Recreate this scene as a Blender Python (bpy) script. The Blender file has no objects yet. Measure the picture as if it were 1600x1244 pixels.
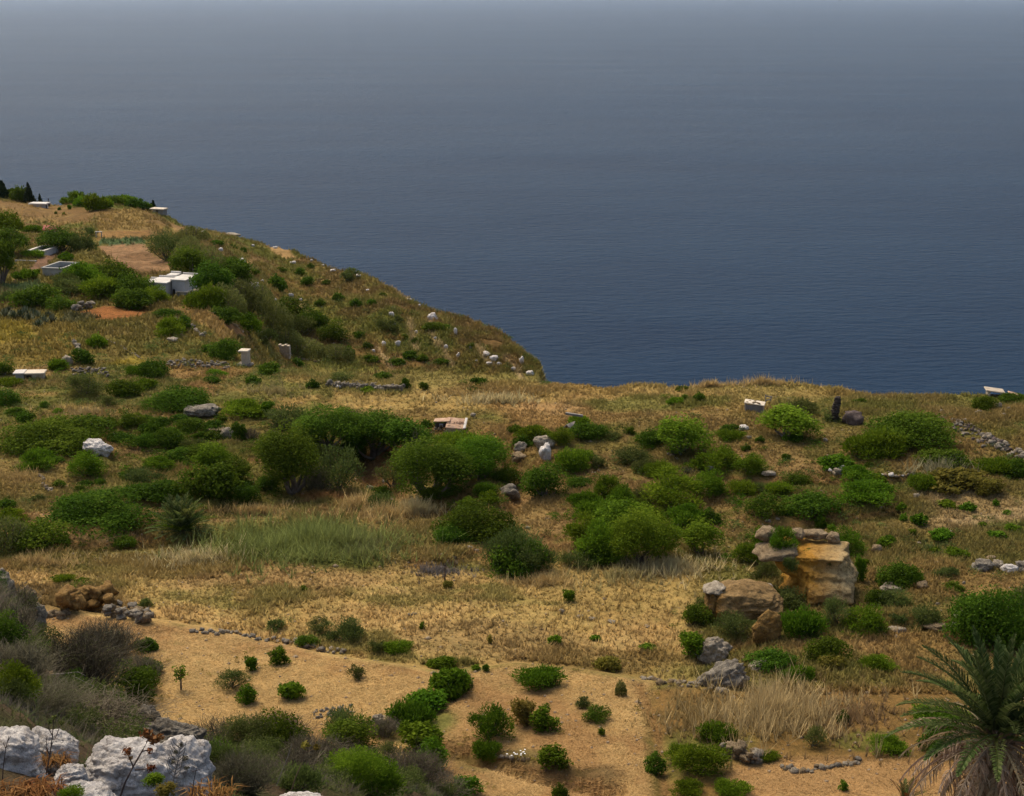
import bpy, bmesh, math, random
import numpy as np
from mathutils import Vector, Matrix, noise as mnoise
from mathutils.bvhtree import BVHTree

random.seed(7)
RNG = np.random.default_rng(11)
R = math.radians
SC = bpy.context.scene
COL = SC.collection

# ------------------------------------------------------------------ camera
CAM_Z = 30.0
PITCH = R(15.60)
FPX = 2321.0                       # focal length in pixels of a 1600 px wide picture
CP, SP = math.cos(PITCH), math.sin(PITCH)
cam_d = bpy.data.cameras.new('camera')
cam_d.sensor_width = 36.0
cam_d.lens = FPX / 1600 * 36.0
cam_d.clip_start = 0.1
cam_d.clip_end = 300000.0
cam = bpy.data.objects.new('camera', cam_d)
cam.location = (0, 0, CAM_Z)
cam.rotation_euler = (math.pi / 2 - PITCH, 0, 0)
COL.objects.link(cam)
SC.camera = cam

# ------------------------------------------------------------------ sky, sun, exposure
SUN_EL, SUN_AZ = R(58), R(-38)     # azimuth from +Y (the sea), positive to the right
w = bpy.data.worlds.new('World')
SC.world = w
w.use_nodes = True
nt = w.node_tree
bg = nt.nodes['Background']
sky = nt.nodes.new('ShaderNodeTexSky')
sky.sky_type = 'NISHITA'
sky.sun_disc = False
sky.sun_elevation = SUN_EL
sky.sun_rotation = SUN_AZ
sky.altitude = 200
sky.air_density = 0.9
sky.dust_density = 4.0
sky.ozone_density = 0.7
hz = nt.nodes.new('ShaderNodeHueSaturation'); hz.inputs['Saturation'].default_value = 0.82      # hazy, whitish sky
nt.links.new(sky.outputs[0], hz.inputs['Color']); nt.links.new(hz.outputs[0], bg.inputs[0])
bg.inputs[1].default_value = 0.072
sun_d = bpy.data.lights.new('sun', 'SUN')
sun_d.energy = 1.3
sun_d.angle = R(34)
sun_d.color = (1.0, 0.86, 0.63)
sun = bpy.data.objects.new('sun', sun_d)
sdir = Vector((math.sin(SUN_AZ) * math.cos(SUN_EL), math.cos(SUN_AZ) * math.cos(SUN_EL), math.sin(SUN_EL)))
sun.rotation_euler = sdir.to_track_quat('Z', 'Y').to_euler()
COL.objects.link(sun)
SC.view_settings.view_transform = 'Standard'
SC.view_settings.look = 'None'
SC.view_settings.gamma = 1.0
SC.view_settings.use_curve_mapping = False
SC.view_settings.exposure = 1.36
SC.cycles.max_bounces = 6
SC.cycles.diffuse_bounces = 4
SC.cycles.transparent_max_bounces = 6

# ------------------------------------------------------------------ helpers: rays, noise, meshes
def ray(u, v):
    dx = (np.asarray(u, float) - 800) / FPX
    dy = (622 - np.asarray(v, float)) / FPX
    return dx, CP + dy * SP, -SP + dy * CP

def at_z(u, v, z):
    dx, dy, dz = ray(u, v)
    t = (z - CAM_Z) / dz
    return np.stack([dx * t, dy * t, np.full_like(t, 0) + CAM_Z + dz * t], -1)

def at_y(u, v, y):
    dx, dy, dz = ray(u, v)
    t = y / dy
    return np.stack([dx * t, dy * t, CAM_Z + dz * t], -1)

def project(P):
    x, y, z = P[..., 0], P[..., 1], P[..., 2] - CAM_Z
    zc = y * CP - z * SP
    yc = y * SP + z * CP
    zc = np.maximum(zc, 0.1)
    return 800 + FPX * x / zc, 622 - FPX * yc / zc, zc

def _hash(ix, iy, seed):
    h = (ix.astype(np.int64) * 374761393 + iy.astype(np.int64) * 668265263 + seed * 1442695041) & 0x7fffffff
    h = ((h ^ (h >> 13)) * 1274126177) & 0x7fffffff
    return ((h ^ (h >> 16)) & 0xffff) / 65535.0

def vn(x, y, seed=0):
    ix, iy = np.floor(x), np.floor(y)
    fx, fy = x - ix, y - iy
    fx = fx * fx * (3 - 2 * fx); fy = fy * fy * (3 - 2 * fy)
    a = _hash(ix, iy, seed); b = _hash(ix + 1, iy, seed)
    c = _hash(ix, iy + 1, seed); d = _hash(ix + 1, iy + 1, seed)
    return (a * (1 - fx) + b * fx) * (1 - fy) + (c * (1 - fx) + d * fx) * fy

def fbm(x, y, seed=0, octs=3):
    s = 0; a = 0.5; tot = 0
    for i in range(octs):
        s = s + a * vn(x, y, seed + i * 17); tot += a
        x = x * 2.03 + 13.7; y = y * 2.03 + 7.1; a *= 0.5
    return s / tot

def sstep(a, b, x):
    t = np.clip((x - a) / (b - a), 0, 1)
    return t * t * (3 - 2 * t)

def mesh_np(name, V, F, mat=None, tint=None, col=None, smooth=False):
    """one mesh from numpy vertices and an (n,3) or (n,4) face array"""
    me = bpy.data.meshes.new(name)
    V = np.asarray(V, np.float32); F = np.asarray(F, np.int32)
    n, k = F.shape
    me.vertices.add(len(V)); me.vertices.foreach_set('co', V.ravel())
    me.loops.add(n * k); me.loops.foreach_set('vertex_index', F.ravel())
    me.polygons.add(n)
    me.polygons.foreach_set('loop_start', np.arange(n, dtype=np.int32) * k)
    me.polygons.foreach_set('loop_total', np.full(n, k, np.int32))
    if smooth: me.polygons.foreach_set('use_smooth', np.ones(n, bool))
    if tint is not None:
        a = me.attributes.new('tint', 'FLOAT', 'POINT'); a.data.foreach_set('value', np.asarray(tint, np.float32))
    if col is not None:
        a = me.attributes.new('col', 'FLOAT_COLOR', 'POINT')
        c = np.ones((len(V), 4), np.float32); c[:, :3] = col
        a.data.foreach_set('color', c.ravel())
    me.update(calc_edges=True)
    if mat: me.materials.append(mat)
    return me

def link(name, me, parent=None, loc=(0, 0, 0), rot=(0, 0, 0), sc=(1, 1, 1)):
    o = bpy.data.objects.new(name, me)
    o.location = loc; o.rotation_euler = rot; o.scale = sc
    if parent is not None: o.parent = parent
    COL.objects.link(o)
    return o

def tag(o, label=None, cat=None, group=None, kind=None):
    if label: o['label'] = label
    if cat: o['category'] = cat
    if group: o['group'] = group
    if kind: o['kind'] = kind
    return o

# ------------------------------------------------------------------ materials
def mat_new(name):
    m = bpy.data.materials.new(name); m.use_nodes = True
    nt = m.node_tree
    return m, nt, nt.nodes['Principled BSDF'], nt.links

def nd(nt, t, **kw):
    n = nt.nodes.new(t)
    for k, v in kw.items(): setattr(n, k, v)
    return n

def ramp(nt, stops):
    r = nt.nodes.new('ShaderNodeValToRGB')
    el = r.color_ramp.elements
    while len(el) < len(stops): el.new(0.5)
    for e, (p, c) in zip(el, stops):
        e.position = p; e.color = (c[0], c[1], c[2], 1)
    return r

def tex_noise(nt, scale, detail=4, rough=0.55, coord='Object', vec=None):
    n = nt.nodes.new('ShaderNodeTexNoise')
    n.inputs['Scale'].default_value = scale
    n.inputs['Detail'].default_value = detail
    n.inputs['Roughness'].default_value = rough
    if vec is None:
        c = nt.nodes.new('ShaderNodeTexCoord'); vec = c.outputs[coord]
    nt.links.new(vec, n.inputs['Vector'])
    return n

def mix_col(nt, fac, a, b, mode='MIX'):
    m = nt.nodes.new('ShaderNodeMix'); m.data_type = 'RGBA'; m.blend_type = mode
    for sock, val in ((m.inputs[0], fac), (m.inputs[6], a), (m.inputs[7], b)):
        if isinstance(val, (int, float)): sock.default_value = val
        elif isinstance(val, tuple): sock.default_value = (*val, 1)
        else: nt.links.new(val, sock)
    return m.outputs[2]

def leaf_mat(name, lo, mid, hi, transl=0.38, rough=0.8):
    """foliage: colour from the leaf's own random value and the plant's own random value"""
    m, nt, p, L = mat_new(name)
    at = nd(nt, 'ShaderNodeAttribute', attribute_name='tint')
    oi = nd(nt, 'ShaderNodeObjectInfo')
    r = ramp(nt, [(0.0, lo), (0.5, mid), (1.0, hi)])
    L.new(at.outputs['Fac'], r.inputs[0])
    hsv = nd(nt, 'ShaderNodeHueSaturation')
    mr = nd(nt, 'ShaderNodeMapRange'); mr.inputs[3].default_value = 0.478; mr.inputs[4].default_value = 0.518
    L.new(oi.outputs['Random'], mr.inputs[0]); L.new(mr.outputs[0], hsv.inputs['Hue'])
    mv = nd(nt, 'ShaderNodeMapRange'); mv.inputs[3].default_value = 0.8; mv.inputs[4].default_value = 1.25
    ml = nd(nt, 'ShaderNodeMath', operation='FRACT'); mm = nd(nt, 'ShaderNodeMath', operation='MULTIPLY'); mm.inputs[1].default_value = 7.31
    L.new(oi.outputs['Random'], mm.inputs[0]); L.new(mm.outputs[0], ml.inputs[0]); L.new(ml.outputs[0], mv.inputs[0])
    L.new(mv.outputs[0], hsv.inputs['Value'])
    L.new(r.outputs[0], hsv.inputs['Color'])
    L.new(hsv.outputs[0], p.inputs['Base Color'])
    p.inputs['Roughness'].default_value = rough
    p.inputs['Specular IOR Level'].default_value = 0.03
    tr = nd(nt, 'ShaderNodeBsdfTranslucent'); L.new(hsv.outputs[0], tr.inputs[0])
    ms = nd(nt, 'ShaderNodeMixShader'); ms.inputs[0].default_value = transl
    L.new(p.outputs[0], ms.inputs[1]); L.new(tr.outputs[0], ms.inputs[2])
    L.new(ms.outputs[0], nt.nodes['Material Output'].inputs[0])
    return m

M = {}
M['L'] = leaf_mat('dark_leaf', (.019, .038, .003), (.054, .098, .008), (.135, .200, .018))
M['B'] = leaf_mat('green_leaf', (.034, .066, .004), (.092, .160, .009), (.200, .285, .022))
M['O'] = leaf_mat('grey_green_leaf', (.036, .052, .012), (.088, .114, .027), (.175, .202, .056))
M['V'] = leaf_mat('vine_leaf', (.030, .066, .004), (.070, .132, .007), (.145, .225, .016))
M['F'] = leaf_mat('reed_leaf', (.055, .072, .016), (.120, .140, .032), (.205, .215, .068))
M['Y'] = leaf_mat('yellowing_leaf', (.090, .080, .012), (.170, .140, .024), (.260, .205, .050))
M['P'] = leaf_mat('palm_leaf', (.026, .046, .010), (.058, .088, .024), (.125, .152, .055))
M['D'] = leaf_mat('dead_frond', (.110, .074, .040), (.230, .165, .100), (.400, .310, .215), .12)
M['R'] = leaf_mat('rust_leaf', (.070, .028, .008), (.165, .070, .022), (.270, .140, .050), .15)
M['A'] = leaf_mat('agave_leaf', (.026, .036, .016), (.060, .078, .040), (.200, .205, .130), .05)
M['T'] = leaf_mat('dry_twig', (.050, .042, .026), (.105, .088, .056), (.190, .165, .115), .0, .9)
M['K'] = leaf_mat('conifer_leaf', (.012, .022, .008), (.026, .040, .015), (.050, .068, .026))

def bark_mat(name, a, b):
    m, nt, p, L = mat_new(name)
    n = tex_noise(nt, 9, 5); r = ramp(nt, [(.3, a), (.7, b)])
    L.new(n.outputs[0], r.inputs[0]); L.new(r.outputs[0], p.inputs['Base Color'])
    p.inputs['Roughness'].default_value = .9
    return m
M['bark'] = bark_mat('bark', (.05, .036, .024), (.15, .115, .085))
M['palm_trunk'] = bark_mat('palm_trunk', (.09, .055, .026), (.24, .16, .085))

def rock_mat(name, a, b, stain, stain_amt=.5, ochre=None, scale=1.0, axis=None):
    """weathered limestone; ochre = (colour, object-space x where it ends, softness)"""
    m, nt, p, L = mat_new(name)
    tc = nd(nt, 'ShaderNodeTexCoord')
    n1 = tex_noise(nt, 1.6 * scale, 6, .62, vec=tc.outputs['Object'])
    n2 = tex_noise(nt, 7 * scale, 5, .7, vec=tc.outputs['Object'])
    r = ramp(nt, [(.36, a), (.62, b)])
    L.new(n1.outputs[0], r.inputs[0])
    r2 = ramp(nt, [(.46, (0, 0, 0)), (.60, (1, 1, 1))])
    L.new(n2.outputs[0], r2.inputs[0])
    mm = nd(nt, 'ShaderNodeMath', operation='MULTIPLY'); mm.inputs[1].default_value = stain_amt
    L.new(r2.outputs[0], mm.inputs[0])
    c = mix_col(nt, mm.outputs[0], r.outputs[0], stain)
    if ochre:
        oc, x0, soft = ochre
        sx = nd(nt, 'ShaderNodeSeparateXYZ'); L.new(tc.outputs['Object'], sx.inputs[0])
        ad = nd(nt, 'ShaderNodeMath', operation='MULTIPLY_ADD'); ad.inputs[1].default_value = -soft * 2.4
        L.new(n1.outputs[0], ad.inputs[0]); L.new(sx.outputs[0], ad.inputs[2])
        mr = nd(nt, 'ShaderNodeMapRange'); mr.inputs[1].default_value = x0 - soft * 1.7; mr.inputs[2].default_value = x0 - soft * .5
        mr.inputs[3].default_value = 1; mr.inputs[4].default_value = 0
        L.new(ad.outputs[0], mr.inputs[0])
        c = mix_col(nt, mr.outputs[0], c, oc)
    vo = nd(nt, 'ShaderNodeTexVoronoi', feature='DISTANCE_TO_EDGE'); vo.inputs['Scale'].default_value = 1.5 * scale       # cracks
    wv = nd(nt, 'ShaderNodeVectorMath', operation='MULTIPLY_ADD'); wv.inputs[1].default_value = (.55 / scale,) * 3
    L.new(n2.outputs['Color'], wv.inputs[0]); L.new(tc.outputs['Object'], wv.inputs[2]); L.new(wv.outputs[0], vo.inputs['Vector'])
    rc = ramp(nt, [(.0, (.36, .33, .30)), (.045, (1, 1, 1))]); L.new(vo.outputs['Distance'], rc.inputs[0])
    c = mix_col(nt, .8, c, rc.outputs[0], 'MULTIPLY')
    L.new(c, p.inputs['Base Color'])
    p.inputs['Roughness'].default_value = .92
    p.inputs['Specular IOR Level'].default_value = .15
    n3 = tex_noise(nt, 16 * scale, 6, .7, vec=tc.outputs['Object'])
    bp = nd(nt, 'ShaderNodeBump'); bp.inputs['Strength'].default_value = .9; bp.inputs['Distance'].default_value = .12 / scale
    L.new(n3.outputs[0], bp.inputs['Height']); L.new(bp.outputs[0], p.inputs['Normal'])
    return m
M['white_rock'] = rock_mat('white_limestone', (.50, .455, .41), (.76, .71, .65), (.27, .235, .215), .55, scale=2.2)
M['grey_rock'] = rock_mat('grey_limestone', (.17, .147, .115), (.31, .27, .21), (.08, .068, .054), .65, scale=1.2)
M['pale_rock'] = rock_mat('pale_limestone', (.26, .215, .155), (.44, .375, .285), (.13, .105, .075), .55, scale=1.2)
M['tan_rock'] = rock_mat('tan_limestone', (.22, .155, .085), (.36, .27, .16), (.11, .078, .046), .6, scale=1.0)
M['ochre_rock'] = rock_mat('ochre_limestone', (.20, .105, .026), (.31, .19, .06), (.10, .055, .025), .55, scale=1.2)
M['big_rock'] = rock_mat('outcrop_limestone', (.36, .245, .10), (.52, .39, .20), (.18, .12, .06), .6, ochre=((.40, .20, .03), .7, 1.3), scale=.8)
M['mound_rock'] = rock_mat('earthy_mound', (.22, .135, .052), (.32, .205, .085), (.13, .09, .04), .5, ochre=((.38, .17, .018), -1.5, .5), scale=.9)
M['dark_shaded_rock'] = rock_mat('dark_shaded_stone', (.045, .036, .030), (.11, .085, .07), (.03, .025, .02), .5, scale=1.5)  # darkness of the pillar's backlit, shaded side put into the stone colour
M['purple_rock'] = rock_mat('mauve_stone', (.09, .066, .060), (.17, .13, .115), (.055, .042, .036), .5, scale=1.5)
M['pebble'] = rock_mat('pebble', (.26, .19, .12), (.40, .31, .21), (.18, .13, .08), .4, scale=3)

def plain_mat(name, a, b, scale=2.0, rough=.85, bump=.2):
    m, nt, p, L = mat_new(name)
    n = tex_noise(nt, scale, 6, .65); r = ramp(nt, [(.35, a), (.65, b)])
    L.new(n.outputs[0], r.inputs[0]); L.new(r.outputs[0], p.inputs['Base Color'])
    p.inputs['Roughness'].default_value = rough
    bp = nd(nt, 'ShaderNodeBump'); bp.inputs['Strength'].default_value = bump; bp.inputs['Distance'].default_value = .05
    n2 = tex_noise(nt, scale * 6, 4); L.new(n2.outputs[0], bp.inputs['Height']); L.new(bp.outputs[0], p.inputs['Normal'])
    return m
M['shaded_whitewash'] = plain_mat('shaded_whitewash', (.40, .375, .36), (.54, .515, .50), .9)  # shade of the front walls mixed into the white, darker than the roofs
M['roof_white'] = plain_mat('white_roof', (.46, .425, .375), (.62, .58, .52), .7)
M['render_grey'] = plain_mat('grey_render', (.17, .155, .14), (.28, .26, .235), .8)
M['concrete'] = plain_mat('concrete', (.26, .25, .22), (.42, .40, .35), .8)
M['cream_slab'] = plain_mat('cream_slab', (.46, .38, .28), (.62, .54, .42), 1.2)
M['block'] = plain_mat('limestone_block', (.30, .24, .17), (.46, .38, .28), 2.2)
M['rust_roof'] = plain_mat('red_roof', (.20, .045, .03), (.30, .08, .05), 2)
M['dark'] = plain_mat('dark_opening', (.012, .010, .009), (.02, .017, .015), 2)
M['iron'] = plain_mat('rusty_iron', (.035, .022, .018), (.08, .045, .03), 6)
M['wood'] = plain_mat('grey_wood', (.14, .12, .10), (.26, .23, .20), 4)
M['tile_clay'] = plain_mat('roof_rubble', (.30, .17, .10), (.48, .32, .21), 3)
M['flower'] = plain_mat('white_petal', (.72, .72, .70), (.82, .82, .80), 4)
M['tankwater'] = plain_mat('tank_water', (.03, .04, .045), (.05, .06, .065), 1, .08, .02)
# ------------------------------------------------------------------ terrain: feature lines lofted into one sheet
us = np.concatenate([np.linspace(-900, -60, 22), np.linspace(-40, 1640, 431), np.linspace(1660, 2500, 22)])
def cv(pts):
    p = np.array(pts, float)
    return np.interp(us, p[:, 0], p[:, 1])
v_edge = cv([(-300, 930), (0, 935), (100, 957), (230, 972), (320, 980), (400, 996), (520, 1022), (600, 1037), (700, 1052), (760, 1046), (810, 1040), (900, 1048), (1000, 1060), (1040, 1066), (1150, 1080), (1300, 1090)])
v_lip = cv([(-300, 560), (300, 560), (430, 566), (500, 577), (560, 584), (640, 587), (700, 591), (780, 594), (855, 596), (900, 599), (950, 601), (1010, 599), (1060, 600), (1100, 597), (1160, 597), (1200, 595), (1250, 598), (1290, 603), (1340, 610), (1400, 614), (1480, 616), (1540, 614), (1600, 612), (1900, 610)])
v_sil = cv([(-300, 290), (0, 303), (50, 312), (80, 319), (105, 316), (160, 312), (220, 322), (250, 334), (285, 350), (330, 358), (360, 365), (420, 384), (480, 398), (540, 415), (600, 436), (640, 461), (690, 483), (740, 498), (772, 512), (804, 537), (828, 566), (848, 597), (1600, 1060)])
rows = []
def zrow(v, z): rows.append(at_z(us, v + 0 * us, z + 0 * us))
def hid(P0, y, z):
    """a point on the same bearing as P0 at depth y and height z"""
    out = np.empty_like(P0); out[:, 1] = y; out[:, 0] = P0[:, 0] * (y / P0[:, 1]); out[:, 2] = z
    return out
zrow(2600, 0.3); zrow(1500, 0.2); zrow(1244, 0.15)
zrow(v_edge, 0.0)
k = 1 - sstep(1000, 1180, us)
rows.append(at_z(us, v_edge - 1.5, -0.05 - 0.85 * k))
zrow(870, -0.7)
zrow(760, cv([(-300, -.4), (0, -.4), (400, -1.5), (620, -1.9), (800, -1.2), (1000, -.4), (1300, 0.2), (1600, .5)]))
zrow(660, cv([(-300, -.3), (300, -.6), (600, -.6), (800, 0), (1000, .4), (1300, .8), (1600, 1)]))
zl = cv([(-300, -.6), (400, -.6), (800, .2), (1000, .5), (1300, .9), (1600, 1.2)])
zrow(v_lip, zl)
P6 = rows[-1]
wr = sstep(320, 470, us)[:, None]
L7, L8, L9 = at_z(us, 520 + 0 * us, -.8 + 0 * us), at_z(us, 465 + 0 * us, -1.3 + 0 * us), at_z(us, 385 + 0 * us, -2.6 + 0 * us)
y10 = cv([(-300, 290), (0, 285), (250, 262), (420, 232), (600, 200), (740, 184), (855, 173), (1000, 185)])
P10 = at_y(us, v_sil, y10)
P8 = at_y(us, v_lip - 5, 168 + 0 * us)
past = sstep(840, 930, us)
R7 = hid(P6, P6[:, 1] + 14, P6[:, 2] - 9 - 9 * past)
z8 = np.where(us < 842, P8[:, 2], np.interp(842, us, P8[:, 2]) - 22 * sstep(838, 905, us))
R8 = hid(P8, 168 + 0 * us, z8)
z10 = np.where(us < 846, P10[:, 2], np.interp(846, us, P10[:, 2]) - 30 * sstep(840, 905, us))
R10 = np.where((us < 846)[:, None], P10, hid(P8, y10 + 0 * us, z10))
R9 = 0.5 * (R8 + R10); R9[:, 2] += 1.2 * (1 - past)
rows.append(L7 * (1 - wr) + R7 * wr)
rows.append(L8 * (1 - wr) + R8 * wr)
rows.append(L9 * (1 - wr) + R9 * wr)
rows.append(R10)
rows.append(hid(R10, R10[:, 1] + 9, R10[:, 2] - 7))
rows.append(hid(R10, R10[:, 1] + 45, R10[:, 2] - 110))
rows.append(hid(R10, R10[:, 1] + 160, -260 + 0 * us))
# rows: 0 v2600, 1 v1500, 2 v1244, 3 edge, 4 edge foot, 5 v870, 6 v760, 7 v660, 8 lip, 9 gully, 10 base, 11 mid, 12 ridge, 13.. cliff
seg_n = [8, 16, 100, 4, 80, 60, 60, 46, 10, 26, 46, 46, 6, 6, 4]
G = []
for i in range(len(rows) - 1):
    for t in np.linspace(0, 1, seg_n[i], endpoint=False):
        G.append(rows[i] * (1 - t) + rows[i + 1] * t)
G.append(rows[-1])
G = np.array(G)                                           # rows x columns x 3
# soften the creases between feature lines (not the terrace step)
S = G.copy()
for _ in range(3):
    S[1:-1] = .25 * S[:-2] + .5 * S[1:-1] + .25 * S[2:]
i_edge = sum(seg_n[:3])
keep = np.ones(len(G), bool); keep[i_edge - 3:i_edge + 8] = False
G[keep] = S[keep]
X, Y = G[..., 0], G[..., 1]
near = np.clip(Y / 60, .6, 1.6)
dz = (fbm(X / 13, Y / 13, 3, 3) - .5) * .75 + (fbm(X / 3.1, Y / 3.1, 9, 3) - .5) * .32 * near + (fbm(X / .8, Y / .8, 21, 2) - .5) * .11
far = sstep(150, 175, Y)
dz = dz + far * ((fbm(X / 9, Y / 9, 31, 3) - .5) * 1.7 + (fbm(X / 2.2, Y / 2.2, 37, 2) - .5) * .6)
straw_flat = sstep(0, 1, 1 - (Y - 60) / 8)
G[..., 2] += dz * (1 - .45 * straw_flat)
PU, PV, PZ = project(G)
def pdist(U, V, pts):
    best = np.full(U.shape, 1e9)
    for (a, b), (c, d) in zip(pts[:-1], pts[1:]):
        ex, ey = c - a, d - b
        t = np.clip(((U - a) * ex + (V - b) * ey) / (ex * ex + ey * ey + 1e-9), 0, 1)
        best = np.minimum(best, np.hypot(U - a - t * ex, (V - b - t * ey) * 1.6))
    return best
# ditches, banks and path edges worn into the ground: polyline, width, height change
CARVE = [([(690, 1165), (760, 1180), (830, 1205), (960, 1232)], 20, -.8), ([(1190, 824), (1280, 816), (1400, 800)], 14, -.6), ([(1110, 742), (1200, 752), (1300, 752), (1430, 748)], 12, -.55), ([(700, 880), (780, 848), (880, 838)], 12, -.5), ([(560, 800), (640, 806), (720, 800)], 12, -.5), ([(180, 712), (280, 692), (380, 676)], 12, -.5), ([(200, 780), (300, 800), (420, 796)], 12, -.6), ([(40, 700), (140, 716)], 10, -.4), ([(620, 1150), (690, 1100), (720, 1075)], 16, -.2),
         ([(75, 845), (150, 852), (260, 842)], 12, -.8), ([(80, 825), (150, 833), (250, 823)], 9, .25),
         ([(1000, 1070), (1030, 1150), (1040, 1240)], 16, -.25), ([(560, 700), (585, 745), (620, 775)], 26, -1.1),
         ([(800, 720), (815, 760), (800, 790)], 22, -.8), ([(1100, 1030), (1180, 1000)], 20, -.5),
         ([(1190, 985), (1280, 975), (1400, 970), (1480, 960)], 16, .35), ([(1330, 715), (1400, 705), (1490, 680)], 12, .45)]
for pts, wd, h in CARVE:
    d = pdist(PU, PV, pts)
    G[..., 2] += h * np.exp(-(d / wd) ** 2) * (Y < 135)
PU, PV, PZ = project(G)

# ---- ground colours: what grows or lies where (soil, straw, dry grass, green growth)
C_STRAW, C_GOLD, C_TAN = (.36, .245, .115), (.29, .205, .080), (.29, .185, .088)
C_BROWN, C_RED, C_ORANGE = (.185, .122, .054), (.18, .084, .035), (.255, .155, .066)
C_OLIVE, C_GREEN, C_DKGRN = (.150, .138, .042), (.092, .112, .026), (.046, .062, .015)
C_PALE, C_MUST, C_GREY = (.38, .275, .165), (.21, .165, .028), (.15, .13, .10)
C_PLOUGH, C_CROP = (.24, .145, .085), (.052, .085, .036)
nu = (fbm(X / 4.5, Y / 4.5, 41, 4) - .5); nv = (fbm(X / 4.5, Y / 4.5, 57, 4) - .5)
QU, QV = PU + nu * 70 * np.clip(90 / Y, .3, 1.5), PV + nv * 34 * np.clip(90 / Y, .3, 1.5)
GC = np.zeros(G.shape); GC[:] = C_BROWN
def lay(c, m): 
    m = np.clip(m, 0, 1)[..., None]; GC[:] = GC * (1 - m) + np.array(c) * m
def blob(c, u, v, ru, rv, s=1.0):
    d = np.hypot((QU - u) / ru, (QV - v) / rv)
    lay(c, s * (1 - sstep(.7, 1.15, d)))
def band(c, v0, v1, u0, u1, s=1.0, soft=26):
    lay(c, s * sstep(v0 - soft, v0 + soft, QV) * (1 - sstep(v1 - soft, v1 + soft, QV)) * sstep(u0 - soft, u0 + soft, QU) * (1 - sstep(u1 - soft, u1 + soft, QU)))
nA = fbm(X / 6, Y / 6, 71, 4); nB = fbm(X / 2.4, Y / 2.4, 83, 4); nC = fbm(X / 10, Y / 10, 97, 3)
lay(C_ORANGE, sstep(.42, .62, nA) * .8)
lay(C_OLIVE, sstep(.48, .64, nB) * .65)
nD = fbm(X / 7 + 31, Y / 4 + 11, 171, 4)
lay((.105, .112, .026), sstep(.46, .58, nD) * .85)
# far headland
hl = sstep(140, 152, Y)
lay((.135, .115, .034), hl)
lay((.155, .095, .036), hl * sstep(.5, .66, nB) * .8)
lay((.092, .100, .022), hl * sstep(.5, .62, nA) * .8)
# upper field under the lip
band(C_GOLD, 588, 650, 380, 1330, .85, 10)
band(C_OLIVE, 580, 606, 430, 1700, .55, 8)
band(C_OLIVE, 600, 690, 1130, 1700, .45)
lay((.20, .13, .045), (Y < 140) * (PV < 700) * sstep(.5, .65, nA) * .5)
blob(C_ORANGE, 880, 645, 130, 22, .9); blob(C_TAN, 860, 640, 70, 9, .9); blob(C_ORANGE, 810, 680, 90, 22, .8)
blob(C_GREEN, 1000, 632, 120, 10, .7); blob(C_BROWN, 790, 612, 90, 10, .5); blob(C_TAN, 1270, 720, 90, 28, .6)
blob(C_GREEN, 590, 612, 60, 8, .6); blob(C_GOLD, 790, 628, 90, 7, .9)
# shrub hollow
blob(C_RED, 585, 725, 34, 40, .9); blob(C_RED, 700, 790, 60, 18, .8); blob(C_RED, 470, 778, 70, 8, .8)
blob(C_ORANGE, 470, 700, 60, 12, .6); blob(C_TAN, 850, 800, 50, 34, .85); blob(C_ORANGE, 880, 740, 50, 30, .6)
blob(C_TAN, 80, 800, 60, 40, .7); blob(C_GOLD, 40, 745, 60, 45, .8); blob((.34, .22, .115), 150, 842, 110, 9, 1); blob((.34, .22, .115), 90, 815, 30, 20, .9); blob(C_BROWN, 170, 852, 110, 9, .8)
blob(C_GOLD, 110, 650, 100, 22, .7); blob(C_TAN, 210, 710, 60, 16, .7); blob(C_OLIVE, 210, 750, 80, 30, .7)
blob(C_GOLD, 650, 810, 90, 24, .8); blob(C_GREEN, 490, 855, 150, 40, .9); blob(C_GOLD, 560, 790, 60, 14, .7)
blob(C_OLIVE, 690, 840, 70, 40, .5); blob(C_GREY, 690, 895, 50, 14, .7)
blob(C_BROWN, 1000, 760, 160, 60, .5); blob(C_ORANGE, 1180, 765, 60, 14, .8); blob(C_TAN, 1120, 840, 60, 30, .5)
# right hand slope
band((.15, .10, .042), 640, 1010, 1000, 1900, .5, 40); band((.11, .112, .028), 740, 890, 1330, 1900, .6)
lay((.105, .108, .026), (PU > 980) * (PV > 620) * (PV < 1000) * (Y < 140) * sstep(.47, .58, fbm(X / 3.5, Y / 3, 191, 4)) * .75)
blob(C_PALE, 1530, 800, 85, 34, .85); blob(C_PALE, 1480, 770, 50, 20, .6); blob(C_GREEN, 1500, 850, 120, 18, .65); blob(C_GREEN, 1580, 830, 60, 10, .8); blob(C_GREEN, 1450, 800, 30, 12, .7)
blob(C_MUST, 1490, 748, 40, 14, .8); blob(C_ORANGE, 1480, 900, 120, 30, .6); blob(C_ORANGE, 1400, 1000, 100, 26, .7); blob(C_TAN, 1300, 1005, 90, 14, .5)
blob(C_ORANGE, 1400, 700, 90, 20, .6)
lay((.10, .105, .026), (PU < 520) * (PV > 470) * (PV < 800) * sstep(.48, .60, fbm(X / 4, Y / 3.5, 193, 4)) * .75)
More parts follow.
